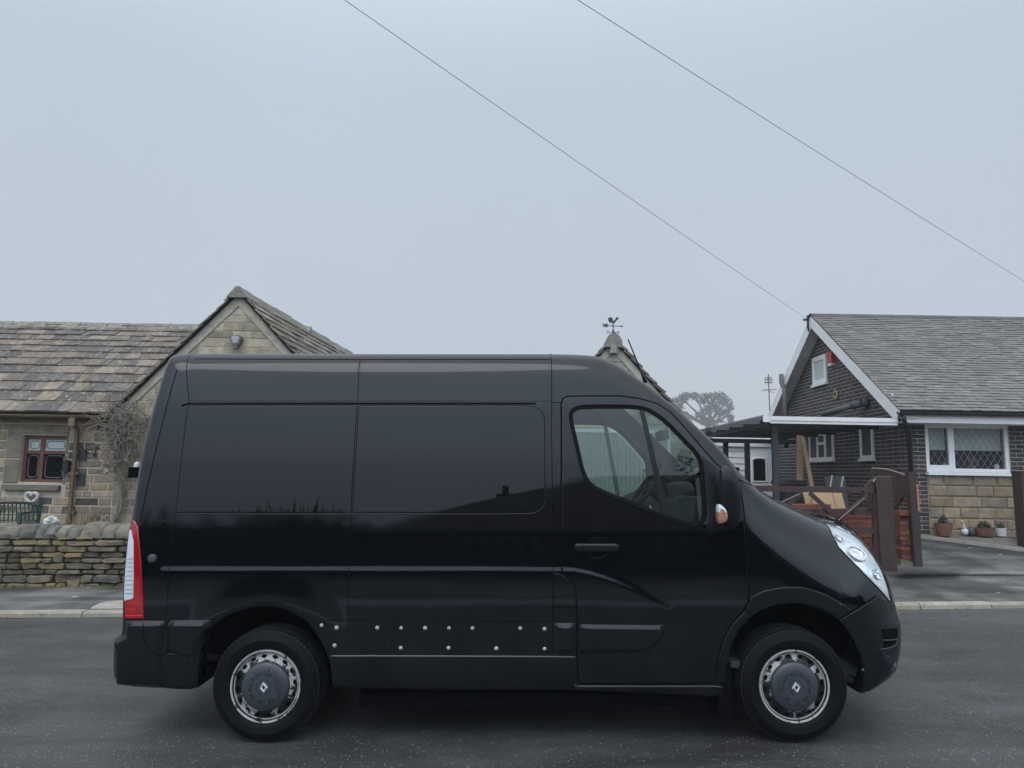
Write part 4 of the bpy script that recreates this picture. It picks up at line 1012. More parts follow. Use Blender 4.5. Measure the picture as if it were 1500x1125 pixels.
# ================================================================== LEFT: dry stone wall and stone cottage
BUFF = [(0.358,0.284,0.178),(0.318,0.246,0.155),(0.398,0.315,0.206),(0.265,0.220,0.160),(0.332,0.272,0.189),(0.225,0.183,0.132)]
DRY = [(0.146,0.122,0.080),(0.173,0.142,0.088),(0.119,0.103,0.072),(0.205,0.162,0.084),(0.227,0.167,0.076),(0.092,0.081,0.066),(0.162,0.127,0.080)]
def build_left():
    R = random.Random(21); X = Vector((1,0,0)); Z = Vector((0,0,1)); Yn = Vector((0,-1,0))
    # --- dry stone garden wall
    w = thing('dry_stone_wall', 'low dry stone garden wall of grey and ochre rubble with rounded coping, along the pavement', 'wall', (-5.5, 10.35, .05))
    x0, x1, y0, h = -12.5, 2.0, 10.16, .69
    co = MB(); co.box((x0, y0+.05, -.05), (x1, y0+.42, .05+h)); co.build('core', M['darkgap'], w)
    mb = MB(); O = Vector((x0, y0+.05, .03)); y = 0
    while y < h-.02:
        c = R.uniform(.055, .125); c = min(c, h-y); x = 0
        while x < x1-x0:
            l = R.uniform(.12, .36)*(1.2 if c > .08 else 1.0); k = pickcol(DRY, .3)(R)
            if R.random() < .07 and y+c*1.9 < h: cc = c*1.9; l = R.uniform(.14, .24); lift = .012
            else: cc = c; lift = 0
            n = 9; poly = []
            for i in range(n):
                a = 2*PI*i/n+.3; sx = math.copysign(abs(math.cos(a))**.30, math.cos(a)); sy = math.copysign(abs(math.sin(a))**.30, math.sin(a))
                poly.append((x+l/2+sx*(l/2-.004)*R.uniform(.9, 1.03), y+cc/2+sy*(cc/2-.003)*R.uniform(.80, 1.08)))
            block(mb, poly, O, X, Z, Yn, R.uniform(.02, .085)+lift, .011, k, .007, R); x += l
        y += c
    mb.build('rubble', M['drystone'], w)
    mb = MB(); x = x0
    while x < x1:
        l = R.uniform(.12, .33); hh = R.uniform(.125, .185); lean = R.uniform(-.04, .06)
        prof = []
        for a in np.linspace(-.1, PI+.1, 11): prof.append((.23*math.copysign(abs(math.cos(a))**.7, math.cos(a))*R.uniform(.88, 1.06), hh*max(-.1, math.sin(a))**1*R.uniform(.84, 1.10) if math.sin(a) > 0 else -.02))
        vs = []; m = len(prof)
        for t, k in ((.004, .90), (.03, 1), (l*.5, R.uniform(1, 1.05)), (l-.03, 1), (l-.004, .90)):
            for (py_, pz) in prof: vs.append((x+t+lean*pz*2+R.uniform(-.006, .006), y0+.225+py_*k, .05+h-.01+pz*k))
        fs = [tuple(range(m)), tuple(range(5*m-1, 4*m-1, -1))]+[(j*m+i, j*m+(i+1) % m, (j+1)*m+(i+1) % m, (j+1)*m+i) for j in range(4) for i in range(m)]
        mb.add(vs, fs, pickcol([(0.150,0.138,0.105),(0.153,0.144,0.122),(0.207,0.189,0.149),(0.126,0.122,0.108)], .2)(R)); x += l
    mb.build('coping', M['drystone'], w, auto=60)
    # --- cottage
    YW = 13.5; YG = 12.7
    gx = ath(352, 424, YG); apex = gx.z-.085; gx = gx.x; half = 2.0; tanp = 1.06; ez = apex-half*tanp
    c = thing('stone_cottage', 'long low sandstone cottage with stone slate roof and steep front gable behind the garden wall', 'house', (-7, YW, .2), roll=True)
    xl = -13.0; xr = gx-half+.1
    eave = ath(90, 604, YW-.2).z+.02
    win = [ath(33, 637, YW), ath(91.5, 707, YW)]; wx0, wx1, wz0, wz1 = win[0].x, win[1].x, win[1].z, win[0].z
    mb = MB(); mb.box((xl, YW, -.2), (wx0, YW+.4, eave)); mb.box((wx1, YW, -.2), (xr, YW+.4, eave)); mb.box((wx0, YW, -.2), (wx1, YW+.4, wz0)); mb.box((wx0, YW, wz1), (wx1, YW+.4, eave))
    mb.build('wall_core', M['mortar2'], c)
    st = MB(); jl = ath(8, 670, YW).x; jr = ath(99, 670, YW).x; lt = ath(50, 622, YW).z; sb = ath(50, 718.5, YW).z
    O = Vector((xl, YW, .05))
    holes = [(jl-xl, sb-.05, jr-xl, lt-.05)]
    coursed(st, O, X, Z, Yn, xr-xl, eave-.05-.02, (.12, .20), (.16, .46), .026, .012, .010, pickcol(BUFF+[(.10,.085,.07),(.16,.13,.10)], .25), None, holes, .004, R)
    # quoins and dressings round the window: darker hand-cut blocks
    for (a, b, p, q, col) in ((jl, wx0, wz0-.02, wz0+.42, (.20,.17,.13)), (jl, wx0, wz0+.44, wz1+.01, (.23,.195,.145)), (wx1, jr, wz0-.02, wz0+.50, (.22,.18,.135)), (wx1, jr, wz0+.52, wz1+.01, (.19,.16,.12)),
                              (jl, jr, wz1+.02, lt, (.225,.19,.14))):
        block(st, [(a-xl+.004, p-.05), (b-xl-.004, p-.05), (b-xl-.004, q-.05), (a-xl+.004, q-.05)], O, X, Z, Yn, .018, .010, col, .002, R)
    st.build('stonework', M['stone'], c)
    mb = MB(); sl = ath(7, 709.5, YW); sr = ath(89, 718.5, YW); mb.box((sl.x, YW-.09, sr.z), (sr.x, YW+.06, sl.z)); o_ = mb.build('window_sill', mat('sill_stone', (.17, .15, .12), rough=.9, var=.3, vs=9, bump=.4, bs=50), c)
    # window: brown frame, two lights, leaded glass at the top
    wn = MB(); fy = YW+.09; fw = .055; mx = ath(61.5, 670, fy).x; tz = ath(50, 662, fy).z
    for a, b in (((wx0, fy, wz0), (wx1, fy+.06, wz0+fw)), ((wx0, fy, wz1-fw*1.3), (wx1, fy+.06, wz1)), ((wx0, fy-.003, wz0), (wx0+fw, fy+.06, wz1)), ((wx1-fw, fy-.003, wz0), (wx1, fy+.06, wz1)), ((mx-.045, fy-.006, wz0+.02), (mx+.03, fy+.06, wz1-.02)), ((wx0+.02, fy-.004, tz-.03), (wx1-.02, fy+.06, tz+.03))): wn.box(a, b)
    wo = wn.build('window', M['brownframe'], c)
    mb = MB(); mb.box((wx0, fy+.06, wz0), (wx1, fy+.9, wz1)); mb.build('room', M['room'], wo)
    for (a, b, p, q, m) in ((wx0+fw, mx-.045, tz+.03, wz1-fw*1.3, 'blind'), (mx+.03, wx1-fw, tz+.03, wz1-fw*1.3, 'blind'), (wx0+fw, mx-.045, wz0+fw, tz-.03, 'dglass'), (mx+.03, wx1-fw, wz0+fw, tz-.03, 'dglass')):
        mb = MB(); mb.box((a, fy+.03, p), (b, fy+.045, q)); po = mb.build('pane', M[m], wo)
        i = .035; pts = []
        for (ux, uz) in ((a+i*2, p+i), (b-i*2, p+i), (b-i, p+i*2.2), (b-i, q-i*2.2), (b-i*2, q-i), (a+i*2, q-i), (a+i, q-i*2.2), (a+i, p+i*2.2), (a+i*2, p+i)): pts.append((ux, fy+.026, uz))
        mb = MB(); mb.tube(pts, .006, 5); mb.build('leading', M['lead'] if m == 'blind' else M['leadpale'], po)
    mb = MB(); mb.box((wx0+fw+.004, fy+.046, wz0+fw), (wx0+fw+.10, fy+.055, tz-.03)); mb.build('curtain', mat('grey_curtain', (.20,.21,.21)), wo)
    # roof of the long range
    ry = YW-.28; pit = .80; ang = math.atan(pit); rz = ath(150, 475, YW+2.5).z; L = (rz-eave)/math.sin(ang)
    rl = MB(); W = Vector((0, math.cos(ang), math.sin(ang))); Nr = Vector((0, -math.sin(ang), math.cos(ang)))
    SL = [(0.133,0.114,0.095),(0.158,0.132,0.107),(0.183,0.146,0.114),(0.114,0.101,0.089),(0.207,0.170,0.132),(0.099,0.092,0.086),(0.223,0.179,0.132),(0.169,0.143,0.119),(0.124,0.108,0.093),(0.148,0.124,0.101)]
    O = Vector((xl-.2, ry, eave-.05)); slates(rl, O, X, W, Nr, gx-(xl-.2), L, .37, .20, (.15, .42), pickcol(SL, .25), thick=.032, R=R)
    rl.build('roof', M['slate'], c)
    mb = MB(); top = O+W*L; mb.add([O-Nr*.03, O+X*(gx-xl)-Nr*.03, O+X*(gx-xl)+W*L-Nr*.03, O+W*L-Nr*.03, Vector((xl, top.y+2.6, eave)), Vector((gx, top.y+2.6, eave))], [(0,1,2,3), (3,2,5,4)]); mb.build('roof_deck', M['darkgap'], c)
    mb = MB(); x = xl
    while x < gx:
        l = R.uniform(.42, .62); k = R.uniform(.85, 1.15); cc = (.23*k, .215*k, .17*k); t = top.z+R.uniform(-.006, .006)
        mb.prism([(x+.004, top.y-.20, t-.14), (x+.004, top.y-.015, t+.075), (x+.004, top.y+.03, t+.075), (x+.004, top.y+.22, t-.14)], (l-.008, 0, 0), cc); x += l
    mb.build('ridge_stones', M['slate'], c)
    # gutter, downpipes
    mb = MB(); gz0 = eave-.075; mb.lathe([(.055, 0), (.055, xr-xl+.1)], (xl-.1, ry-.03, gz0), 'X', 10, PI, 2*PI); mb.lathe([(.060, 0), (.060, .05)], (ath(112, 606, ry).x, ry-.03, gz0), 'X', 10, PI, 2*PI); mb.bar((xl, YW-.03, gz0-.05), (xr, YW-.03, gz0-.05), .02, .10); mb.build('gutter', M['tan'], c, auto=50)
    px = ath(112, 690, YW).x; mb = MB()
    mb.tube([(px+.03, ry-.03, gz0-.04), (px+.03, ry-.02, gz0-.12), (px, YW-.09, gz0-.26), (px, YW-.09, .2)], .042, 10)
    for z in (.75, 1.45): mb.lathe([(.050, -.03), (.050, .03)], (px, YW-.09, z), 'Z', 10); mb.box((px-.09, YW-.10, z-.02), (px+.09, YW-.01, z+.02))
    mb.box((px-.02, ry-.075, gz0-.20), (px+.09, ry+.03, gz0-.05)); mb.build('downpipe', M['tan'], c, auto=50)
    pp = ath(173.5, 730, YG+.0).x; mb = MB(); mb.box((pp-.05, YG+.1, .2), (pp+.04, YG+.2, 2.45)); mb.build('timber_post', M['brownframe'], c)
    # --- front gable wing, part of the same house
    a, b = gx-half, gx+half; mb = MB(); sk = .065; deep = 6.5
    mb.prism([(a, YG, -.2), (b, YG, -.2), (b, YG, ez), (gx, YG, apex-.05), (a, YG, ez)], (sk*deep, deep, 0)); mb.build('gable_core', M['mortar2'], c)
    st = MB(); reg = [(0, 0), (2*half, 0), (2*half, ez), (half, apex-.12), (0, ez)]
    coursed(st, Vector((a, YG, 0)), X, Z, Yn, 2*half, apex, (.12, .17), (.20, .52), .014, .010, .008, pickcol([(0.398,0.345,0.235),(0.370,0.312,0.218),(0.425,0.371,0.265),(0.329,0.280,0.200),(0.274,0.234,0.171)], .13), reg, (), .003, R)
    st.build('gable_stonework', M['stone'], c)
    an = math.atan(tanp); Ls = half/math.cos(an)+.16
    vg = MB()
    for s in (-1, 1):
        W = Vector((-s*math.cos(an), 0, math.sin(an))); Nr = Vector((s*math.sin(an), 0, math.cos(an))); U = Vector((sk, 1, 0)).normalized()
        foot = Vector((gx, YG-.10, apex))-W*Ls
        sl = MB(); 
        O = foot+Nr*.03
        if s < 0: slates(sl, O, U, W, Nr, deep+.1, Ls, .26, .20, (.22, .52), pickcol(SL, .2), thick=.026, R=R, jit=.012)
        else: slates(sl, O, U, W, Nr, deep+.1, Ls, .26, .20, (.22, .52), pickcol(SL, .2), thick=.026, R=R, jit=.012)
        sl.build('gable_roof', M['slate'], c)
        d = MB(); d.add([foot, foot+U*(deep+.1), foot+U*(deep+.1)+W*Ls, foot+W*Ls], [(0,1,2,3)]); d.build('roof_deck', M['darkgap'], c)
        # verge fillet
        p0 = Vector((gx, YG, apex-.005)); vg.add([p0+Vector((0,-.035,0)), p0-W*Ls+Vector((0,-.035,0)), p0-W*Ls-Nr*.11+Vector((0,-.030,0)), p0-Nr*.11+Vector((0,-.030,-.06)), p0, p0-W*Ls, p0-W*Ls-Nr*.11, p0-Nr*.11+Vector((0,0,-.06))], [(0,1,2,3), (0,4,5,1), (1,5,6,2), (2,6,7,3)])
    vg.build('verge', M['verge'], c)
    mb = MB(); y = -.13
    while y < deep:
        l = R.uniform(.4, .6); k = R.uniform(.8, 1.15); cc = (.21*k, .20*k, .16*k); x = gx+sk*y; t = apex+.05+R.uniform(-.012, .012)
        mb.prism([(x-.19, YG+y+.004, t-.15), (x-.03, YG+y+.004, t+.055), (x+.03, YG+y+.004, t+.055), (x+.19, YG+y+.004, t-.15)], (sk*l, l-.008, 0), cc); y += l
    mb.build('ridge_stones', M['slate'], c)
    # --- things on and by the cottage
    p = ath(346, 498, YG-.08); t = thing('floodlight', 'grey hexagonal security floodlight high on the cottage gable', 'wall light', p, roll=True)
    hx = [(-.06, .085), (.06, .085), (.105, .03), (.055, -.10), (-.055, -.10), (-.105, .03)]
    mb = MB(); mb.prism([(p.x+u, p.y-.05, p.z+v) for u, v in hx], (0, .13, 0)); mb.tube([(p.x, p.y-.01, p.z-.1), (p.x, p.y-.01, p.z-.16)], .045, 8); mb.build('housing', mat('lamp_housing', (.12, .11, .115), rough=.5), t)
    mb = MB(); mb.prism([(p.x+u*.72, p.y-.056, p.z+v*.7+.01) for u, v in hx], (0, .005, 0)); mb.build('lens', mat('lamp_glass', (.34, .37, .40), rough=.15, var=.3, vs=30), t)
    p = ath(97.5, 683, YW-.06); t = thing('wall_lantern', 'small black wall lantern between the brown window and the tan downpipe', 'lantern', p, roll=True)
    mb = MB(); mb.box((p.x-.05, p.y-.05, p.z-.07), (p.x+.05, p.y+.05, p.z+.08)); mb.prism([(p.x-.06, p.y-.06, p.z+.08), (p.x+.06, p.y-.06, p.z+.08), (p.x, p.y, p.z+.12)], (0, .11, 0)); mb.build('lamp_body', M['black'], t)
    mb = MB(); mb.box((p.x-.07, p.y-.06, p.z-.10), (p.x+.07, p.y+.06, p.z-.07)); mb.build('bracket', M['black'], t)
    for q, lab in (((120.5,667,.075,.10), 'upper dark slate house plaque beside the downpipe'), ((118.5,702,.075,.11), 'lower dark slate house plaque beside the downpipe')):
        p = ath(q[0], q[1], YW-.03); mb = MB(); mb.box((p.x-q[2], p.y-.012, p.z-q[3]), (p.x+q[2], p.y+.012, p.z+q[3]))
        mb.build('wall_plaque', mat('dark_slate_plaque', (.028, .028, .031), rough=.6, var=.4, vs=20), label=lab, cat='plaque', base=p, roll=True)
    p = ath(141, 653, YW-.02); t = thing('basket_bracket', 'black iron hanging basket bracket fixed to the cottage wall', 'bracket', p, roll=True)
    mb = MB(); mb.box((p.x-.03, p.y-.015, p.z-.06), (p.x+.05, p.y+.01, p.z+.03)); mb.build('back_plate', M['black'], t)
    mb = MB(); mb.tube([(p.x, p.y-.01, p.z), (p.x-.0, p.y-.02, p.z-.22)], .011, 6); mb.tube([(p.x, p.y-.02, p.z-.18), (p.x-.08, p.y-.15, p.z-.12), (p.x-.13, p.y-.28, p.z-.03), (p.x-.13, p.y-.30, p.z+.01)], .010, 6); mb.build('arm', M['black'], t)
    p = ath(158, 688, YG+.5); t = thing('porch_lamp', 'little white glass lamp with a dark cap on the wall behind the vine', 'wall light', p, roll=True)
    mb = MB(); mb.lathe([(.0005, .05), (.04, .045), (.045, 0), (.035, -.05), (.0005, -.055)], p, 'Z', 12); mb.build('globe', M['upvc'], t, auto=50)
    mb = MB(); mb.lathe([(.0005, .10), (.03, .09), (.055, .045), (.045, .04)], p, 'Z', 12); mb.build('cap', M['black'], t, auto=50)
    # heart wreath
    p = ath(46, 729, YW-.09); ht = []
    for k in range(41):
        a = 2*PI*k/40; ht.append((p.x+.0072*16*math.sin(a)**3, p.y, p.z+.0072*(13*math.cos(a)-5*math.cos(2*a)-2*math.cos(3*a)-math.cos(4*a))))
    mb = MB(); mb.tube(ht, .030, 9); mb.build('heart_wreath', M['wicker'], smooth=True, label='white wicker heart hanging under the cottage window sill', cat='wreath', base=p, roll=True)
    # green bench
    b0, b1 = ath(-25, 760, 12.3), ath(54, 760, 12.3); g0 = .30; t = thing('garden_bench', 'green painted iron bench with lattice back, under the cottage window behind the wall', 'bench', ((b0.x+b1.x)/2, 12.1, g0))
    ztop = at(30, 736, 12.3).z; zs = g0+.43
    mb = MB()
    for i in range(27):
        u = i/26; x = b0.x+(b1.x-b0.x)*u; zt = ztop-.02-.05*(1-math.sin(PI*u)); mb.bar((x, 12.30, zs+.05), (x+(.05 if i % 2 else -.05), 12.33, zt), .016, .010); 
    for k in range(4): mb.bar((b0.x, 12.30, zs+.08+k*.10), (b1.x, 12.30, zs+.08+k*.10), .02, .014)
    mb.tube([(b0.x+(b1.x-b0.x)*u, 12.32, ztop-.05*(1-math.sin(PI*u))) for u in np.linspace(0, 1, 13)], .02, 7); mb.build('backrest', M['benchgreen'], t)
    mb = MB()
    for k in range(6): mb.box((b0.x, 11.86+k*.075, zs-.02), (b1.x, 11.91+k*.075, zs)); 
    mb.build('seat', M['benchgreen'], t)
    for x in (b0.x+.03, b1.x-.03):
        mb = MB(); mb.bar((x, 11.9, g0), (x, 11.9, zs+.22), .04); mb.bar((x, 12.28, g0), (x+.03, 12.36, ztop+.02), .045); mb.bar((x, 11.88, zs+.22), (x, 12.32, zs+.22), .05, .03); mb.build('leg', M['benchgreen'], t)
    p = at(74, 766, 11.6); mb = MB(); mb.blob(p, .10, 5, 12, 8, .35); mb.blob(p+Vector((.07, 0, .03)), .06, 8, 10, 7, .35); mb.build('white_flower_clump', mat('white_petals', (.55, .55, .56), rough=.8, var=.3, vs=30), label='white flowering clump just showing over the garden wall', cat='plant', base=(p.x, p.y, .3))
    # climbing vine
    R = random.Random(5); tb = ath(167, 768, YG-.15); v = thing('climbing_vine', 'bare grey climbing vine with twisted trunk at the corner of the cottage gable', 'vine', (tb.x, YG-.2, .3))
    def path(pts): return [at(a, b_, YG-.12+R.uniform(-.05, .03)) for a, b_ in pts]
    mb = MB(); tr = [(165,775),(167,762),(171,750),(175,738),(177,722),(178,705),(180,690),(178,672),(174,655),(176,640),(181,628)]
    mb.tube(path(tr), [.06, .055, .05, .046, .04, .036, .032, .028, .025, .02, .016], 8); mb.tube(path([(170,762),(176,748),(178,735),(176,720),(180,700)]), .022, 7)
    mb.tube(path([(178,640),(190,630),(203,622),(215,618),(226,612)]), [.03, .026, .022, .018, .012], 7); mb.tube(path([(180,634),(195,628),(210,617),(224,607)]), .014, 6)
    mb.build('trunk', M['vine'], v, smooth=True)
    mb = MB()
    for k in range(330):
        cx, cy = R.gauss(176, 9), R.choice([R.gauss(618, 14), R.gauss(645, 18), R.gauss(680, 14)])
        if k < 60: cx, cy = R.uniform(180, 228), R.gauss(618, 6)
        p = at(cx, min(cy, 705), YG-.08+R.uniform(-.22, .05)); pts = [p]; d = Vector((R.uniform(-1, 1), R.uniform(-.6, .3), R.uniform(-.8, 1))).normalized()
        for j in range(R.randint(3, 5)):
            d = (d+Vector((R.uniform(-.7, .7), R.uniform(-.4, .4), R.uniform(-.6, .5)))).normalized(); pts.append(pts[-1]+d*R.uniform(.06, .15))
        mb.tube(pts, [.008]+[.006]*(len(pts)-2)+[.003], 4)
    mb.build('twigs', M['vine'], v)
    s = thing('bare_shrub', 'leafless straw coloured shrub at the foot of the cottage wall', 'shrub', (at(135, 765, 13.1).x, 13.1, .3)); mb = MB()
    for k in range(90):
        p = at(R.gauss(136, 11), 775, 13.1+R.uniform(-.2, .2)); pts = [p]; d = Vector((R.uniform(-.5, .5), R.uniform(-.3, .3), 1)).normalized()
        for j in range(4): d = (d+Vector((R.uniform(-.5, .5), R.uniform(-.3, .3), R.uniform(-.2, .3)))).normalized(); pts.append(pts[-1]+d*R.uniform(.06, .13))
        mb.tube(pts, [.006, .005, .004, .004, .002], 4)
    mb.build('stems', mat('straw_stems', (.26, .21, .14), rough=.9, var=.4, vs=20), s)
    # --- second gable with the weathercock
    YR = 13.0; q = ath(898, 499, YR); gx, apex = q.x, q.z; half = 1.85; tanp = 1.14; ez = apex-half*tanp; an = math.atan(tanp)
    c = thing('stone_garage', 'small sandstone gabled building under the weathercock with grey garage door behind the van cab', 'building', (gx, YR, .1), roll=True)
    dr = 1.03; dz = ath(890, 629, YR).z
    mb = MB(); mb.prism([(gx-half, YR, -.1), (gx+half, YR, -.1), (gx+half, YR, ez), (gx, YR, apex-.06), (gx-half, YR, ez)], (.4, 6, 0)); mb.build('wall_core', M['mortar2'], c)
    st = MB(); reg = [(0, 0), (2*half, 0), (2*half, ez), (half, apex-.14), (0, ez)]
    coursed(st, Vector((gx-half, YR, 0)), X, Z, Yn, 2*half, apex, (.14, .20), (.24, .55), .014, .018, .010, pickcol([(0.351,0.331,0.263),(0.392,0.365,0.290),(0.297,0.277,0.223),(0.338,0.317,0.257)], .13), reg, [(half-dr, 0, half+dr, dz)], .003, R); st.build('stonework', M['stone'], c)
    mb = MB(); nst = 26
    for i in range(nst): x = gx-dr+.03+(2*dr-.06)*i/nst; mb.box((x+.006, YR-.012, .08), (x+(2*dr-.06)/nst-.006, YR+.002, dz-.06))
    g = mb.build('garage_door', M['garage'], c)
    mb = MB(); mb.box((gx-dr, YR-.02, .08), (gx-dr+.05, YR-.004, dz)); mb.box((gx+dr-.05, YR-.02, .08), (gx+dr, YR-.004, dz)); mb.box((gx-dr+.05, YR-.02, dz-.06), (gx+dr-.05, YR-.004, dz)); mb.build('door_frame', M['upvc'], g)
    Ls = half/math.cos(an)+.15; vg = MB()
    for s in (-1, 1):
        W = Vector((-s*math.cos(an), 0, math.sin(an))); Nr = Vector((s*math.sin(an), 0, math.cos(an))); U = Vector((.065, 1, 0)).normalized(); foot = Vector((gx, YR-.08, apex))-W*Ls
        sl = MB(); slates(sl, foot+Nr*.02, U, W, Nr, 6, Ls, .25, .18, (.22, .5), pickcol(SL, .2), thick=.040, R=R, jit=.012); sl.build('roof', M['slate'], c)
        d = MB(); d.add([foot, foot+U*6, foot+U*6+W*Ls, foot+W*Ls], [(0,1,2,3)]); d.build('roof_deck', M['darkgap'], c)
        p0 = Vector((gx, YR, apex-.005)); vg.add([p0+Vector((0,-.035,0)), p0-W*Ls+Vector((0,-.035,0)), p0-W*Ls-Nr*.10+Vector((0,-.030,0)), p0-Nr*.10+Vector((0,-.030,-.05)), p0, p0-W*Ls], [(0,1,2,3), (0,4,5,1)])
    vg.build('verge', M['verge'], c)
    cp = MB(); prof = [(-.155,-.14),(-.15,-.02),(-.10,.07),(-.03,.125),(.03,.125),(.10,.07),(.15,-.02),(.155,-.14)]
    cp.prism([(gx+u, YR-.13, apex+v) for u, v in prof], (.02, .42, 0), (.22,.21,.18)); cp.prism([(gx+u*.5, YR-.14, apex-.18+v*.5) for u, v in prof], (0, .04, 0), (.27,.25,.21)); cp.build('cap_stone', M['slate'], c)
    mb = MB(); y = .3
    while y < 6: mb.prism([(gx+.065*y-.17, YR+y, apex-.11), (gx+.065*y, YR+y, apex+.07), (gx+.065*y+.17, YR+y, apex-.11)], (.03, .49, 0), (.2,.19,.155)); y += .5
    mb.build('ridge_stones', M['slate'], c)
    mb = MB(); b_ = ath(1003, 671, YR-.18); mb.blob(b_, .135, 4, 16, 10, .12); R2 = random.Random(8)
    for k in range(260):
        d = Vector((R2.gauss(0,1), R2.gauss(0,1), R2.gauss(0,1))).normalized(); p = b_+d*R2.uniform(.12, .165); u = Vector((R2.gauss(0,1), R2.gauss(0,1), R2.gauss(0,1))).normalized()*.022; w_ = d.cross(u).normalized()*.012; mb.add([p-u, p+w_, p+u, p-w_], [(0,1,2,3)])
    mb.tube([b_+Vector((0,0,.12)), b_+Vector((0,.05,.42)), b_+Vector((0,.17,.44))], .006, 5)
    mb.build('topiary_ball', M['leaf'], label='round green topiary ball hanging on the stone garage wall, seen through the windscreen', cat='plant', base=b_, roll=True)
    # weathercock
    t0 = ath(898, 495.5, YR+.05); k = 13.0/F; t = thing('weathercock', 'black iron weathercock with arrow and compass letters on the gable cap stone', 'weather vane', t0, roll=True)
    P = lambda px, py, y=0: (t0.x+(px-898.5)*k*.985, t0.y+y, t0.z+(495.5-py)*k*.985)
    mb = MB(); mb.tube([P(898.5,498), P(898.7,462+11)], .010, 8); mb.lathe([(.0005,.06),(.016,.05),(.022,.03),(.012,.01),(.024,-.01),(.030,-.03),(.022,-.055),(.008,-.07)], P(898.8, 487.5), 'Z', 12)
    mb.lathe([(.008,.02),(.018,0),(.008,-.02)], P(898.7, 476), 'Z', 10); mb.build('spindle', M['vane'], t, auto=50)
    mb = MB(); mb.tube([P(890,476.2), P(911,476.8)], .007, 6); mb.prism([P(*q, -.006) for q in ((910.5,475),(914,476.8),(910.5,478.4))], (0,.012,0))
    mb.prism([P(*q, -.006) for q in ((882,472.5),(884.5,474),(886.5,474.2),(888,473),(889.5,473),(891.2,476),(889.5,479),(888,479),(886.5,477.6),(884.5,477.8),(882,479.2),(884,476))], (0,.012,0)); mb.build('arrow', M['vane'], t)
    mb = MB(); mb.prism([P(*q, -.007) for q in ((898,473.2),(896.4,470),(895.5,473),(894.3,471.5),(892.6,470.4),(891,467.5),(891,465),(893,463.2),(895.5,463),(897.6,464.3),(898.3,466.5),(898,468.6),(899.2,468.8),(901,467),(902.3,465.6),(903,463.4),(904.6,462.4),(906,463),(906.8,464.8),(906,466.6),(904.4,467.2),(903,469),(901.8,471),(900,472.4),(899.4,473.4))], (0,.014,0)); mb.build('cockerel', M['vane'], t)
    mb = MB(); mb.tube([P(892.5,486.4), P(905,486.4)], .005, 6); mb.tube([P(898.8,486.4,-.17), P(898.8,486.4,.17)], .005, 6)
    mb.tube([P(890.8+1.7*math.cos(a), 486.2+1.7*math.sin(a)) for a in np.linspace(0, 2*PI, 17)], .006, 5)
    mb.tube([P(907.8,484.6), P(905.6,484.6), P(905.6,487.9), P(908,487.9)], .006, 5); mb.tube([P(905.6,486.2), P(907.4,486.2)], .006, 5)
    mb.build('compass_letters', M['vane'], t)
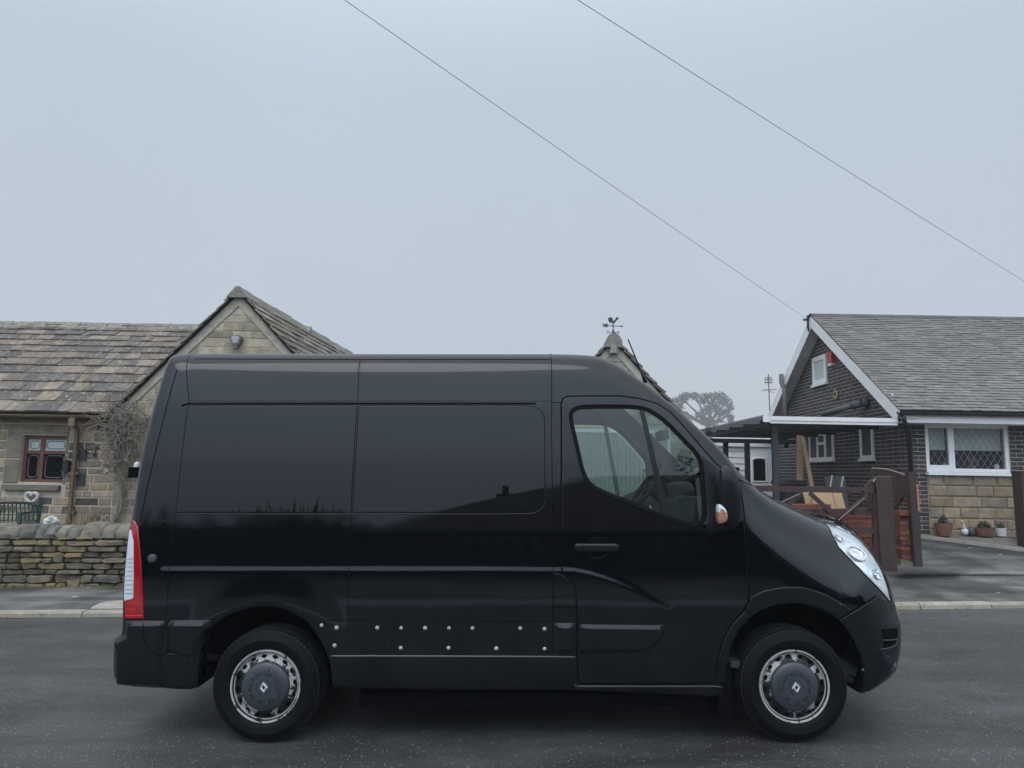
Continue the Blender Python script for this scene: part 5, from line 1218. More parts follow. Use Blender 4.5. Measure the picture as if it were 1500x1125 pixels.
# ================================================================== RIGHT: bungalow, carport, gates
def build_right(onpave):
    R = random.Random(31); X = Vector((1,0,0)); Z = Vector((0,0,1))
    YFR = 12.7; XG = ath(1328, 700, YFR).x; BK = 20.9
    gb = .25                                  # base level in the house frame
    ap = athx(1189, 462, XG-.28); ev = ath(1331, 601.5, YFR-.42)
    YR_ = ap.y; ZR = ap.z; ZE = ev.z; YE = YFR-.42
    c = thing('brick_bungalow', 'brown brick bungalow with white bargeboards and grey tiled roof, to the right of the van', 'house', (XG+4, YFR, gb), roll=True)
    tanp = (ZR-ZE)/(YR_-YE); an = math.atan(tanp); zc = lambda y: ZE+(min(y, 2*YR_-y)-YE)*tanp-.07
    YB = 2*YR_-YFR
    # gable wall (faces the drive)
    def hole(p0, p1):   # pixel corners on the gable plane -> (u, z) box, u runs towards the camera
        a, b = athx(*p0, XG), athx(*p1, XG); return (YB-a.y, min(a.z, b.z), YB-b.y, max(a.z, b.z))
    w1 = hole((1187.5, 674), (1221.5, 633)); w2 = hole((1262.5, 672), (1279.5, 622.5)); wu = hole((1192.5, 565), (1211, 518))
    w1 = (w1[0], w2[1]+.01, w1[2], w2[3]-.03)
    mb = MB(); mb.add([(XG-.0005, YB, 0), (XG-.0005, YFR, 0), (XG-.0005, YFR, zc(YFR)), (XG-.0005, YR_, zc(YR_)), (XG-.0005, YB, zc(YB))], [(0,1,2,3,4)]); mb.build('mortar_bed', M['mortar'], c)
    BR = [(.060,.045,.040),(.050,.040,.037),(.072,.052,.045),(.042,.036,.035),(.064,.050,.046),(.082,.058,.047)]
    st = MB(); reg = [(0, 0), (YB-YFR, 0), (YB-YFR, zc(YFR)-.01), (YB-YR_, zc(YR_)-.01), (0, zc(YB)-.01)]
    coursed(st, Vector((XG, YB, 0)), (0,-1,0), Z, (-1,0,0), YB-YFR, ZR, .075, .225, .012, .004, .003, pickcol(BR, .18), reg, [w1, w2, wu], .001, R, bond=.5)
    st.build('gable_wall', M['brick'], c)
    # front wall: brick pier, stone panel and picture window, brick again
    xw0, xw1 = ath(1358.5, 700, YFR).x, ath(1481, 690, YFR).x; zs0 = ath(1420, 692, YFR).z; zt0 = ath(1420, 622, YFR).z; XE = XG+9.5
    mb = MB(); mb.box((XG+.012, YFR+.001, 0), (xw0, YFR+.2, zc(YFR))); mb.box((xw1, YFR+.001, 0), (XE, YFR+.2, zc(YFR))); mb.box((xw0, YFR+.001, 0), (xw1, YFR+.2, zs0)); mb.build('mortar_bed', M['mortar'], c)
    st = MB(); H = zc(YFR)
    coursed(st, Vector((XG, YFR, 0)), X, Z, (0,-1,0), xw0-XG, H, .075, .225, .012, .004, .003, pickcol(BR, .18), None, (), .001, R, bond=.5)
    coursed(st, Vector((xw1, YFR, 0)), X, Z, (0,-1,0), XE-xw1, H, .075, .225, .012, .004, .003, pickcol(BR, .18), None, (), .001, R, bond=.5)
    coursed(st, Vector((xw0, YFR, zt0)), X, Z, (0,-1,0), xw1-xw0, max(.02, H-zt0), .075, .225, .012, .004, .003, pickcol(BR, .18), None, (), .001, R, bond=.5)
    st.build('front_wall', M['brick'], c)
    st = MB(); STN = [(0.310,0.236,0.144),(0.287,0.213,0.127),(0.333,0.259,0.167),(0.276,0.218,0.149),(0.299,0.230,0.155),(0.241,0.196,0.144)]
    n = 7; hh = (zs0-.06-ZW*0-.0)/1
    zb = .20; ch = (zs0-.05-zb)/8
    coursed(st, Vector((xw0, YFR, zb)), X, Z, (0,-1,0), xw1-xw0, zs0-.05-zb, ch, (.22, .52), .012, .030, .022, pickcol(STN, .14), None, (), .002, R)
    st.build('stone_panel', M['stone'], c)
    # picture window
    def window(name, O, U, w, h, bars, fw=.055, m='upvc', depth=.05, parent=c):
        """frame in the plane O + U*u + Z*v; bars: (u0,v0,u1,v1) boxes"""
        O, U = Vector(O), Vector(U); Nn = U.cross(Z); mb = MB()
        def bx(u0, v0, u1, v1, p0=0.0, p1=depth):
            vs = []
            for k in (p0, -p1):
                for u, v in ((u0, v0), (u1, v0), (u1, v1), (u0, v1)): vs.append(O+U*u+Z*v+Nn*k)
            mb.add(vs, [(0,1,2,3),(7,6,5,4),(0,4,5,1),(1,5,6,2),(2,6,7,3),(3,7,4,0)])
        bx(0, 0, w, fw); bx(0, h-fw, w, h); bx(0, fw, fw, h-fw, .001); bx(w-fw, fw, w, h-fw, .001)
        for i, b in enumerate(bars): bx(*b, .002+.001*i)
        return mb.build(name, M[m], parent), bx, O, U, Nn
    wW, wH = xw1-xw0, zt0-zs0; u0 = ath(1395, 660, YFR).x-xw0; 
    wo, bx, O, U, Nn = window('window', (xw0, YFR+.02, zs0), X, wW, wH, [(u0-.05, .055, u0+.05, wH-.055), (.055, .055, u0-.05, .12)], .065)
    mb = MB(); mb.box((xw0-.03, YFR-.10, zs0-.055), (xw1+.04, YFR+.04, zs0-.004)); mb.build('window_sill', M['upvc'], wo)
    panes = [(.065, .12, u0-.05, wH-.065), (u0+.05, .065, wW-.065, wH-.065)]
    bz = .40*wH
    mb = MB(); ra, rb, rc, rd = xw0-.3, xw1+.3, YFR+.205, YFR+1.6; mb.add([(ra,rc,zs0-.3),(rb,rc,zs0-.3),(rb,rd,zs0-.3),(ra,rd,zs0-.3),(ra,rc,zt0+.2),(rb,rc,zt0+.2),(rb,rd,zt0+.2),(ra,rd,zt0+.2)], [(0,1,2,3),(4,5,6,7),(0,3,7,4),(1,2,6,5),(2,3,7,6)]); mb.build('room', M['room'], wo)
    mb = MB(); mb.box((xw0+.005, YFR+.072, zs0-.02), (xw1-.005, YFR+.24, zs0+.066)); mb.build('inner_sill', M['upvc'], wo)
    for a, b, p, q in panes:
        mb = MB(); mb.add([(xw0+a, YFR+.05, zs0+b), (xw0+p, YFR+.05, zs0+b), (xw0+p, YFR+.05, zs0+q), (xw0+a, YFR+.05, zs0+q)], [(0,1,2,3)]); po = mb.build('pane', M['pane'], wo)
        mb = MB(); mb.add([(xw0+a, YFR+.13, zs0+bz+.06), (xw0+p, YFR+.13, zs0+bz+.06), (xw0+p, YFR+.13, zs0+q+.02), (xw0+a, YFR+.13, zs0+q+.02)], [(0,1,2,3)]); mb.bar((xw0+a, YFR+.13, zs0+bz+.06), (xw0+p, YFR+.13, zs0+bz+.06), .015); mb.build('roller_blind', M['blind'], wo)
        mb = MB(); dx, dz = .118, .189
        for s in (1, -1):
            k = -12
            while k < 30:
                # line u = a + k*dx + s*t*dx, v = b + t*dz
                pts = []
                for t in np.linspace(0, (q-b)/dz, 60):
                    u = a+k*dx+s*t*dx; v = b+t*dz
                    if a < u < p: pts.append((u, v))
                if len(pts) > 1: mb.bar((xw0+pts[0][0], YFR+.046+.002*(s > 0), zs0+pts[0][1]), (xw0+pts[-1][0], YFR+.046+.002*(s > 0), zs0+pts[-1][1]), .006, .003, up=(0,1,0))
                k += 1
        mb.build('leading', M['leadpale'], po)
    # sill ornaments inside
    for i, (fx, r, m, h, lab) in enumerate(((.30, .035, 'upvc', .09, 'white figurine on the bungalow window sill by the left mullion'), (.40, .03, 'upvc', .05, 'low white dish on the bungalow window sill'), (.62, .06, 'terracotta', .07, 'reddish bowl with a plant on the bungalow window sill'), (.92, .045, 'upvc', .09, 'round pale ornament at the right end of the bungalow window sill'))):
        p = Vector((xw0+wW*fx, YFR+.19, zs0+.072)); mb = MB(); mb.lathe([(.0005, 0), (r*.7, 0), (r, h*.45), (r*.8, h*.8), (r*.3, h), (.0005, h)], p, 'Z', 14)
        mb.build('sill_ornament', M[m], auto=50, label=lab, cat='ornament', base=p, roll=True, group='ornaments on the bungalow window sill')
    p = Vector((xw0+wW*.63, YFR+.19, zs0+.15)); mb = MB()
    for k in range(40):
        d = Vector((R.gauss(0,.6), R.gauss(0,.4), 1)).normalized(); e = p+d*R.uniform(.08, .2); s = d.cross(Vector((R.gauss(0,1), 1, 0))).normalized()*.012; mb.add([p, (p+e)/2+s, e, (p+e)/2-s], [(0,1,2,3)])
    mb.build('sill_plant', M['leafgrey'], label='small grey leaved plant behind the leaded glass of the bungalow window', cat='plant', base=p, roll=True)
    # gable windows
    U = Vector((0,-1,0))
    def gw(h, bars, fw): 
        o, bx_, O_, U_, N_ = window('window', (XG-.035, YB-h[0], h[1]), U, h[2]-h[0], h[3]-h[1], bars, fw, 'upvc')
        w, hh = h[2]-h[0], h[3]-h[1]
        mb = MB(); P = lambda u, v, k: Vector((XG+k, YB-h[0]-u, h[1]+v)); mb.add([P(.02,.02,-.012), P(w-.02,.02,-.012), P(w-.02,hh-.02,-.012), P(.02,hh-.02,-.012)], [(0,1,2,3)]); mb.build('pane', M['darkpane'] if fw < .09 else M['blind'], o)
        mb = MB(); mb.box((XG-.07, YB-h[2]-.03, h[1]-.05), (XG+.02, YB-h[0]+.03, h[1]-.002)); mb.build('window_sill', M['upvc'], o); return o
    W1, H1 = w1[2]-w1[0], w1[3]-w1[1]
    gw(w1, [(W1*.36-.03, .055, W1*.36+.03, H1-.055), (W1*.68-.03, .055, W1*.68+.03, H1-.055), (W1*.36+.03, H1*.56, W1*.68-.03, H1*.56+.06)], .055)
    gw(w2, [], .06); gw(wu, [], .10)
    # roof
    W = Vector((0, math.cos(an), math.sin(an))); Nr = Vector((0, -math.sin(an), math.cos(an))); Ls = (ZR-ZE)/math.sin(an)
    TL = [(0.191,0.179,0.166),(0.177,0.166,0.155),(0.202,0.188,0.173),(0.183,0.171,0.158),(0.170,0.161,0.153),(0.211,0.195,0.175)]
    rf = MB(); slates(rf, Vector((XG-.30, YE, ZE)), X, W, Nr, 10.2, Ls, .105, .10, (.16, .17), pickcol(TL, .09), thick=.017, R=R, gap=.004, jit=.001); rf.build('roof', M['tile'], c)
    mb = MB(); O = Vector((XG-.30, YE, ZE)); top = O+W*Ls; bk = Vector((O.x, 2*YR_-YE, ZE)); mb.add([O-Nr*.012, O+X*10.2-Nr*.012, top+X*10.2-Nr*.012, top-Nr*.012, bk, bk+X*10.2], [(0,1,2,3), (3,2,5,4)]); mb.build('roof_deck', M['darkgap'], c)
    mb = MB(); x = XG-.32
    while x < XG+9.8: k = R.uniform(.85, 1.15); mb.lathe([(.11, 0), (.11, .445)], (x, YR_, ZR-.065), 'X', 10, .15, PI-.15, (.12*k,.115*k,.115*k)); x += .45
    mb.build('ridge_tiles', M['tile'], c)
    # bargeboards and soffit
    for s in (-1, 1):
        mb = MB(); foot = Vector((XG-.28, YR_+s*(YR_-YE), ZE-.01)); pk = Vector((XG-.28, YR_, ZR-.02)); dn = Vector((0, 0, -.235))
        mb.prism([foot, pk, pk+dn*1.12, foot+dn*.9+Vector((0, -s*.12, .04))], (-.022, 0, 0)); mb.build('bargeboard', M['upvc'], c)
        mb = MB(); mb.add([foot+dn*.55, pk+dn*.8, pk+dn*.8+Vector((.30,0,0)), foot+dn*.55+Vector((.30,0,0))], [(0,1,2,3)]); mb.build('soffit', M['soffit'], c)
    mb = MB(); mb.box((XG-.24, YE+.02, ZE-.20), (XE, YE+.045, ZE-.055)); mb.build('fascia', M['upvc'], c)
    mb = MB(); mb.box((XG-.24, YE+.045, ZE-.20), (XE, YFR+.05, ZE-.18)); mb.build('soffit', M['soffit'], c)
    mb = MB(); mb.lathe([(.06, 0), (.06, XE-XG+.4)], (XG-.34, YE-.04, ZE-.02), 'X', 10, PI, 2*PI)
    for k in range(9): mb.lathe([(.066, 0), (.066, .04)], (XG+.1+k*1.1, YE-.04, ZE-.02), 'X', 10, PI, 2*PI)
    mb.build('gutter', M['darkpipe'], c, auto=50)
    dp = ath(1331, 660, YFR).x; mb = MB(); mb.tube([(XG-.24, YE-.04, ZE-.06), (XG-.24, YE-.03, ZE-.16), (dp, YFR-.06, ZE-.36), (dp, YFR-.06, .2)], .036, 10); mb.build('downpipe', M['darkpipe'], c, smooth=True)
    q = athx(1149.5, 580, XG-.37); q2 = athx(1144.5, 548, XG-.37); mb = MB(); mb.tube([q2, (q2.x, q2.y, athx(1144.5, 561, XG-.37).z), (q.x, q.y, athx(1149.5, 569, XG-.37).z), (q.x, q.y, 2.3)], .055, 10); mb.build('soil_pipe', mat('grey_soil_pipe', (.11, .11, .115), rough=.6), c, smooth=True)
    a, b = athx(1263, 590, XG-.12), athx(1205, 607, XG-.55); mb = MB(); mb.tube([a, a+(b-a)*.22], .085, 12); mb.tube([a+(b-a)*.2, b], .06, 12); mb.tube([a-Vector((-.12,0,0)), a], .085, 12); mb.build('flue_pipe', mat('grey_flue', (.10, .10, .105), rough=.6), c, smooth=True)
    # things fixed to the house
    p = athx(1218, 524, XG-.06); t = thing('alarm_box', 'red burglar alarm box beside the upper gable window', 'alarm box', p, roll=True)
    hz = (athx(1218, 516, XG).z-athx(1218, 532, XG).z)/2; mb = MB(); mb.prism([(p.x-.05, p.y-.10, p.z-hz), (p.x-.06, p.y-.13, p.z+hz), (p.x-.06, p.y+.13, p.z+hz), (p.x-.05, p.y+.10, p.z-hz)], (.10, 0, 0)); mb.build('cover', M['red'], t)
    mb = MB(); mb.box((p.x-.05, p.y-.09, p.z-hz-.06), (p.x+.04, p.y+.09, p.z-hz-.004)); mb.build('strobe', M['whitepot'], t)
    p = athx(1223.5, 577.5, XG-.03); mb = MB()
    for k in (0, 1):
        ps = [p+Vector((0, math.sin(a), math.cos(a)))*.115 for a in (k*PI, k*PI+2*PI/3, k*PI+4*PI/3)]
        for i in range(3): mb.bar(ps[i]+Vector((.012*k, 0, 0)), ps[(i+1) % 3]+Vector((.012*k, 0, 0)), .026, .012, up=(1,0,0))
    mb.build('star_ornament', M['gold'], label='brass six pointed star ornament on the bungalow gable', cat='ornament', base=p, roll=True)
    p = ath(1306, 582, YFR+.15); t = thing('security_camera', 'white security camera on a dark bracket at the bargeboard foot', 'camera', p, roll=True)
    mb = MB(); mb.tube([(p.x-.10, p.y-.15, p.z), (p.x+.08, p.y+.0, p.z+.04)], .045, 10); mb.build('camera_body', M['upvc'], t, auto=50)
    mb = MB(); mb.tube([(p.x-.103, p.y-.153, p.z-.001), (p.x-.112, p.y-.16, p.z-.003)], .036, 10); mb.build('lens', M['black'], t)
    mb = MB(); mb.tube([(p.x, p.y-.06, p.z-.03), (p.x+.06, p.y-.05, p.z-.09), (p.x+.13, p.y, p.z-.09)], .012, 6); mb.box((p.x+.11, p.y-.03, p.z-.14), (p.x+.15, p.y+.05, p.z-.03)); mb.build('bracket', M['black'], t)
    # --- carport
    fz0, fz1 = ath(1160, 620.5, 12.35).z, ath(1160, 611, 12.35).z; xl = ath(1120, 615, 12.35).x; xr = ath(1314.5, 610, 12.35).x
    t = thing('carport', 'flat roofed dark timber carport with a white front fascia against the bungalow gable', 'carport', ((xl+xr)/2, 14.5, .3), roll=True)
    mb = MB(); mb.box((xl+.10, 12.35, fz0), (xr, 12.375, fz1)); mb.box((xl+.10, 12.335, fz0+.05), (xr, 12.349, fz1+.01)); mb.box((xl-.02, 12.36, fz0+.02), (xl+.10, 12.37, fz1+.02)); mb.build('fascia', M['upvc'], t)
    corr, nt_, pb_ = nodes('smoked_roof_sheet'); tr_ = N(nt_, 'ShaderNodeBsdfTransparent'); tr_.inputs[0].default_value = (.74, .75, .76, 1); mx_ = N(nt_, 'ShaderNodeMixShader'); mx_.inputs[0].default_value = .80; pb_.inputs['Base Color'].default_value = (.05, .052, .056, 1); pb_.inputs['Roughness'].default_value = .6
    ou_ = [q for q in nt_.nodes if q.type == 'OUTPUT_MATERIAL'][0]; nt_.links.new(pb_.outputs[0], mx_.inputs[1]); nt_.links.new(tr_.outputs[0], mx_.inputs[2]); nt_.links.new(mx_.outputs[0], ou_.inputs[0])
    mb = MB(); mb.box((xl, 12.38, fz1-.01), (XG-.03, 17.3, fz1+.015)); mb.box((xl-.03, 12.38, fz1-.12), (xl-.003, 17.3, fz1+.03)); mb.build('roof', corr, t)
    mb = MB()
    for k in range(6): mb.box((xl+.02, 12.6+k*.9, fz0+.0), (XG-.04, 12.66+k*.9, fz1-.052))
    mb.box((xl+.003, 12.39, fz0-.05), (xl+.06, 17.28, fz0-.002)); mb.build('rafters', M['black'], t)
    pdark = mat('dark_painted_post', (.032, .034, .040), rough=.6, var=.15)
    for px, Y, w in ((1136, 12.6, .092), (1095, 17.2, .105), (1063.5, 17.2, .105), (1031, 17.2, .105)):
        p = ath(px, 690, Y); mb = MB(); mb.box((p.x-w/2, Y-w/2, .2), (p.x+w/2, Y+w/2, fz0+(.0 if Y < 13 else -.06))); mb.build('post', pdark, t)
    a, b = ath(1030, 645, 17.1), ath(1172, 645, 17.1); mb = MB(); mb.box((a.x, 17.06, a.z-.05), (b.x, 17.14, a.z+.05)); mb.build('beam', pdark, t)
    # --- white outbuilding
    YO = 19.2; a, b = ath(1028, 690, YO), ath(1161, 690, YO); zt = ath(1090, 646, YO).z
    t = thing('white_outbuilding', 'white clad outbuilding with a panelled door at the back of the carport', 'outbuilding', ((a.x+b.x)/2, YO, .3), roll=True)
    mb = MB(); mb.box((a.x-.6, YO, 0), (b.x, YO+2.5, zt-.02)); mb.build('wall', M['mortar'], t)
    dx0, dx1 = ath(1097, 690, YO).x, ath(1135, 690, YO).x; mb = MB(); z = .3
    while z < zt-.16:
        for q0, q1 in ((a.x-.5, dx0-.06), (dx1+.06, b.x-.0)): mb.prism([(q0, YO-.03, z), (q0, YO-.008, z+.155), (q0, YO-.002, z+.155), (q0, YO-.002, z)], (q1-q0, 0, 0))
        z += .165
    mb.build('cladding', M['cladding'], t)
    mb = MB(); mb.box((a.x-.7, YO-.12, zt-.15), (b.x+.12, YO+.02, zt)); mb.build('fascia', M['cladding'], t)
    mb = MB(); mb.box((dx0, YO-.05, .1), (dx1, YO-.004, zt-.155)); d = mb.build('door', M['upvc'], t)
    cx = ath(1111.5, 690, YO).x; az0, az1 = ath(1111, 704, YO).z, ath(1111, 672.5, YO).z; hw = .155
    arch = [(cx-hw, az0), (cx+hw, az0), (cx+hw, az1-.04), (cx+hw*.6, az1-.008), (cx, az1), (cx-hw*.6, az1-.008), (cx-hw, az1-.04)]
    mb = MB(); mb.prism([(u, YO-.062, v) for u, v in arch], (0, .01, 0)); mb.build('door_glass', M['dglass'], d)
    mb = MB(); mb.tube([(u*1.0+(u-cx)*.22, YO-.06, v+(v-(az0+az1)/2)*.10) for u, v in arch+arch[:1]], .022, 6); mb.build('door_moulding', M['upvc'], d)
    mb = MB(); mb.box((cx-.12, YO-.06, az0-.22), (cx+.12, YO-.045, az0-.15)); mb.build('letterbox', M['mortar'], d)
    mb = MB(); mb.box((ath(1145, 650, YO).x, YO-.20, zt-.10), (ath(1167, 650, YO).x, YO-.14, zt-.04)); mb.tube([(ath(1145, 650, YO).x-.02, YO-.17, zt-.07), (ath(1168, 650, YO).x, YO-.17, zt-.07)], .02, 6); mb.build('tube_lamp', M['black'], t)
    mb = MB(); mb.box((b.x+.003, YO-.3, 0), (ath(1172, 690, YO).x+.6, YO+1.5, zt+.2)); mb.build('brick_end', mat('dark_brown_brick', (.055, .045, .042), var=.3), t)  # end wall in one dark brown brick colour
    # --- timber, board, cardboard and box by the gable
    def leaning(name, p0, p1, w, th, m, lab, cat, Y0, Y1):
        a, b = at(*p0, Y0), at(*p1, Y1); mb = MB(); mb.bar(a, b, w, th, up=(0,1,0)); return mb.build(name, m, label=lab, cat=cat, base=a)
    leaning('timber_plank', (1172, 760), (1171.5, 638), .125, .03, M['pine'], 'upright pale plank standing against the carport wall', 'plank', 14.0, 14.25)
    leaning('timber_plank', (1198, 760), (1175.5, 641), .075, .04, M['pine'], 'thin pale plank leaning at an angle beside the upright one', 'plank', 13.7, 14.1)
    p = at(1158, 707, 13.4); t = thing('storage_box', 'black flat lidded storage box behind the closed timber gate', 'box', (p.x, 13.4, .45))
    mb = MB(); mb.box((p.x-.18, 13.2, .45), (p.x+.2, 13.8, p.z-.03)); mb.build('box_body', M['black'], t); mb = MB(); mb.prism([(p.x-.22, 13.15, p.z-.03), (p.x+.22, 13.15, p.z-.03), (p.x+.20, 13.15, p.z+.045), (p.x-.18, 13.15, p.z+.05)], (0, .7, 0)); mb.build('lid', M['black'], t)
    a, b = at(1215, 714, 12.4), at(1234, 697, 12.7); mb = MB(); mb.prism([(a.x, 12.4, .45), (b.x, 12.4, .45), (b.x+.02, 12.66, b.z), (a.x+.03, 12.66, b.z)], (0, .03, 0)); mb.build('dark_panel', M['black'], label='dark board leaning against the gable bricks', cat='board', base=(a.x, 12.5, .45))
    for q, col in (((1215.5, 715), (1219, 696)), ((1232, 715), (1235.5, 698))), :
        pass
    for (p0, p1, lab) in (((1216, 716), (1219, 696.5), 'left pale batten standing before the dark board'), ((1232, 716), (1235, 698), 'right pale batten standing before the dark board')):
        a, b = at(*p0, 12.2), at(*p1, 12.45); a = a-(b-a)*2.2; mb = MB(); mb.bar(a, b, .02, .02); mb.build('batten', M['woodedge'], label=lab, cat='batten', base=a)
    def cards(pa, pb, za, zb, Y, n, lab):
        a, b = at(pa, 735, Y), at(pb, 735, Y); mb = MB(); mb.prism([(a.x, Y-.06, za), (b.x, Y-.06, za), (b.x-.02, Y+.12, zb), (a.x-.02, Y+.12, zb)], (0, .018, 0)); o = mb.build('cardboard_sheet', M['card'], label=lab, cat='cardboard', base=(a.x, Y, za)); return o
    z0 = at(1200, 760, 11.7).z; z1 = at(1200, 716, 11.7).z
    o = cards(1194, 1239, z0, z1, 11.7, 0, 'large flat brown cardboard sheet leaning behind the gate')
    for px in (1201, 1229):
        mb = MB(); a, b = at(px, 760, 11.66), at(px-6, 716, 11.68); mb.bar(Vector((a.x, 11.63, z0+.02)), Vector((b.x, 11.815, z1)), .018, .004, up=(0,1,0)); mb.build('fold_strip', M['woodedge'], o)
    cards(1182, 1195, z0, z1, 11.9, 0, 'narrow brown cardboard piece at the left of the larger sheet')
    # --- red brick stacks
    RB = [(.235,.075,.045),(.20,.066,.042),(.26,.088,.052),(.17,.06,.042),(.22,.085,.06)]
    def stack(name, xa, xb, Ya, Yb, zb, zts, lab, holes=False):
        mb = MB(); n = int(math.ceil((max(zts(xa), zts(xb))-zb)/.073)); z = zb
        for k in range(n):
            x = xa+(0 if k % 2 else -.06)
            while x < xb:
                l = R.uniform(.205, .22); x1 = min(x+l, xb+.02)
                if z+.03 < zts((x+x1)/2):
                    o = R.uniform(-.014, .014); t = R.uniform(.0, .004); mb.box((max(x, xa)+.003, Ya+o, z+t), (x1-.003, Yb+o, z+.067+t*.5), pickcol(RB, .25)(R))
                x += l
            z += .071
        o_ = mb.build(name, M['redbrick'], label=lab, cat='bricks', base=((xa+xb)/2, Ya, zb)); return o_, z
    xa, xb = at(1120, 760, 11.1).x, at(1284, 760, 11.1).x; g0 = gz(xb, 11.1)
    ztop = lambda x: at(1180, 736, 11.1).z+(at(1285, 751, 11.1).z-at(1180, 736, 11.1).z)*max(0, (x-at(1180, 736, 11.1).x))/(at(1285, 751, 11.1).x-at(1180, 736, 11.1).x)
    stack('brick_stack', xa, xb, 11.1, 11.32, g0-.25, ztop, 'long sloping stack of red bricks behind the closed gate')
    xa, xb = at(1319, 780, 10.75).x, at(1335.5, 780, 10.75).x; g0 = gz(xb, 10.75); zt = at(1327, 752, 10.75).z
    o, zz = stack('brick_stack', xa, xb, 10.75, 10.96, g0, lambda x: zt, 'short pillar of red bricks with a perforated top course, between gate post and open gate')
    mb = MB(); 
    for k in range(3): x = xa+(xb-xa)*(k+.5)/3; zc_ = at(1327, 757.5, 10.75).z; mb.box((x-.013, 10.728, zc_-.018), (x+.013, 10.734, zc_+.018))
    mb.build('brick_hole', M['gap'], o)
    p = onpave(1333, 829); mb = MB(); mb.prism([(p.x-.13, p.y, p.z-.02), (p.x+.10, p.y-.02, p.z-.02), (p.x+.13, p.y, p.z+.05), (p.x-.12, p.y+.02, p.z+.085)], (.02, .26, .02)); mb.blob((p.x+.04, p.y+.12, p.z+.10), .07, 3, 10, 7, .3, (1.4, 1, .5)); mb.build('stone_block', mat('mossy_stone', (.17, .155, .11), rough=.95, var=.4, vs=9, bump=.5, bs=40), label='broken pale stone block on the drive at the foot of the brick pillar', cat='stone', base=p)
    # --- gates
    YGt = 10.52; wood = M['wood']
    t = thing('timber_gate', 'closed dark brown timber field gate with crossed braces, right of the van bonnet', 'gate', (at(1200, 800, YGt).x, YGt, gz(4.6, YGt)))
    def rail(pa, pb, h, dep=.05, name='rail', Y=YGt, dy=0.0):
        a, b = at(*pa, Y+dy), at(*pb, Y+dy); mb = MB(); mb.bar(a, b, dep, h*Y/F); return mb.build(name, wood, t)
    rail((1085, 715), (1284, 718.5), 8.5, .07, 'top_rail'); rail((1085, 749), (1284, 749.5), 8); rail((1085, 776), (1284, 777), 9); rail((1085, 806), (1284, 807), 9); rail((1085, 832), (1284, 833), 9)
    for pa, pb in (((1186, 722), (1248, 778)), ((1174, 722), (1110, 778)), ((1271, 724), (1205, 782))): rail(pa, pb, 6, .03, 'brace', YGt, -.042)
    mb = MB(); a, b = at(1266, 729.3, YGt-.06), at(1218, 770.5, YGt-.06); mb.bar(a, b, .012, .022, up=(0,1,0)); a, b = at(1171, 723.5, YGt-.06), at(1140, 737.5, YGt-.06); mb.bar(a, b, .012, .022, up=(0,1,0)); mb.build('worn_brace_edge', M['woodedge'], t)
    mb = MB(); q = [at(*k, YGt-.03) for k in ((1264,722),(1266,716),(1271,709),(1276,704),(1283,700),(1288,700),(1288,722))]; mb.prism(q, (0, .06, 0)); mb.build('swept_head', wood, t)
    mb = MB(); q = [at(*k, YGt-.036) for k in ((1279.5,706),(1281.5,702.5),(1285,700),(1288,699.4))]; mb.tube(q, .018, 6); mb.build('worn_head_edge', M['woodedge'], t)
    a, b = at(1284, 700, YGt), at(1284, 834, YGt); mb = MB(); mb.bar(a, b, .07, .10); mb.build('heel_stile', wood, t)
    for px, py in ((1243, 719), (1252, 752), (1194, 747), (1265, 719)):
        p = at(px, py, YGt-.05); mb = MB(); mb.lathe([(.016, .02), (.016, 0), (.010, -.008), (.0005, -.009)], p, 'Y', 8); mb.build('bolt', M['rimdark'], t)
    p = at(1275, 740, YGt-.05); mb = MB(); mb.tube([p+Vector((.03*math.cos(a), 0, .028*math.sin(a))) for a in np.linspace(0, 2*PI, 14)], .006, 5); mb.bar(p+Vector((-.04, 0, -.05)), p+Vector((.05, 0, -.05)), .03, .012); mb.build('latch', M['rimdark'], t)
    # main post
    p0 = onpave(1300, 834); t = thing('gate_post', 'stout square dark brown timber post between the closed and open gates', 'gate post', p0)
    zt = at(1300, 697, p0.y).z; w = .105; rot = math.radians(32)
    def sq(w, z, c): return [(c.x+math.cos(rot+k*PI/2)*w*1.414, c.y+math.sin(rot+k*PI/2)*w*1.414, z) for k in range(4)]
    mb = MB(); mb.add(sq(w, p0.z-.1, p0)+sq(w, zt-.015, p0)+sq(w-.02, zt, p0), [(0,1,5,4),(1,2,6,5),(2,3,7,6),(3,0,4,7),(4,5,9,8),(5,6,10,9),(6,7,11,10),(7,4,8,11),(8,9,10,11)]); mb.build('post', wood, t)
    p = at(1307, 724, p0.y-.17); mb = MB(); mb.blob(p, .022, 2, 8, 6, .1, (1, .5, 1)); mb.build('bolt', M['rimdark'], t)
    # open leaf, folded back behind the post
    A, B = at(1277, 760, 11.6), at(1339, 760, 10.85); t = thing('timber_gate', 'open dark brown timber gate leaf with a curved top, folded back behind the gate post', 'gate', (B.x, B.y, gz(B.x, B.y)))
    dirv = Vector((B.x-A.x, B.y-A.y, 0)); Ln = dirv.length; dirv.normalize()
    def on(px, py): # pixel on the leaf's plane
        d = ray(px, py); n = Vector((-dirv.y, dirv.x, 0)); s = (A-Vector((0,0,CH))).dot(n)/d.dot(n); return Vector((0,0,CH))+d*s
    nn = Vector((-dirv.y, dirv.x, 0))*.045
    def plate(pts, name, k=1.0, m=None): mb = MB(); mb.prism([on(*q)-nn*.5*k for q in pts], nn*k); return mb.build(name, m or wood, t)
    plate([(1277,688),(1283,686.8),(1295,687.8),(1308,690),(1322,694.5),(1336,700),(1336,705.5),(1320,700.5),(1300,695),(1277,694)], 'curved_top_rail', 1.6)
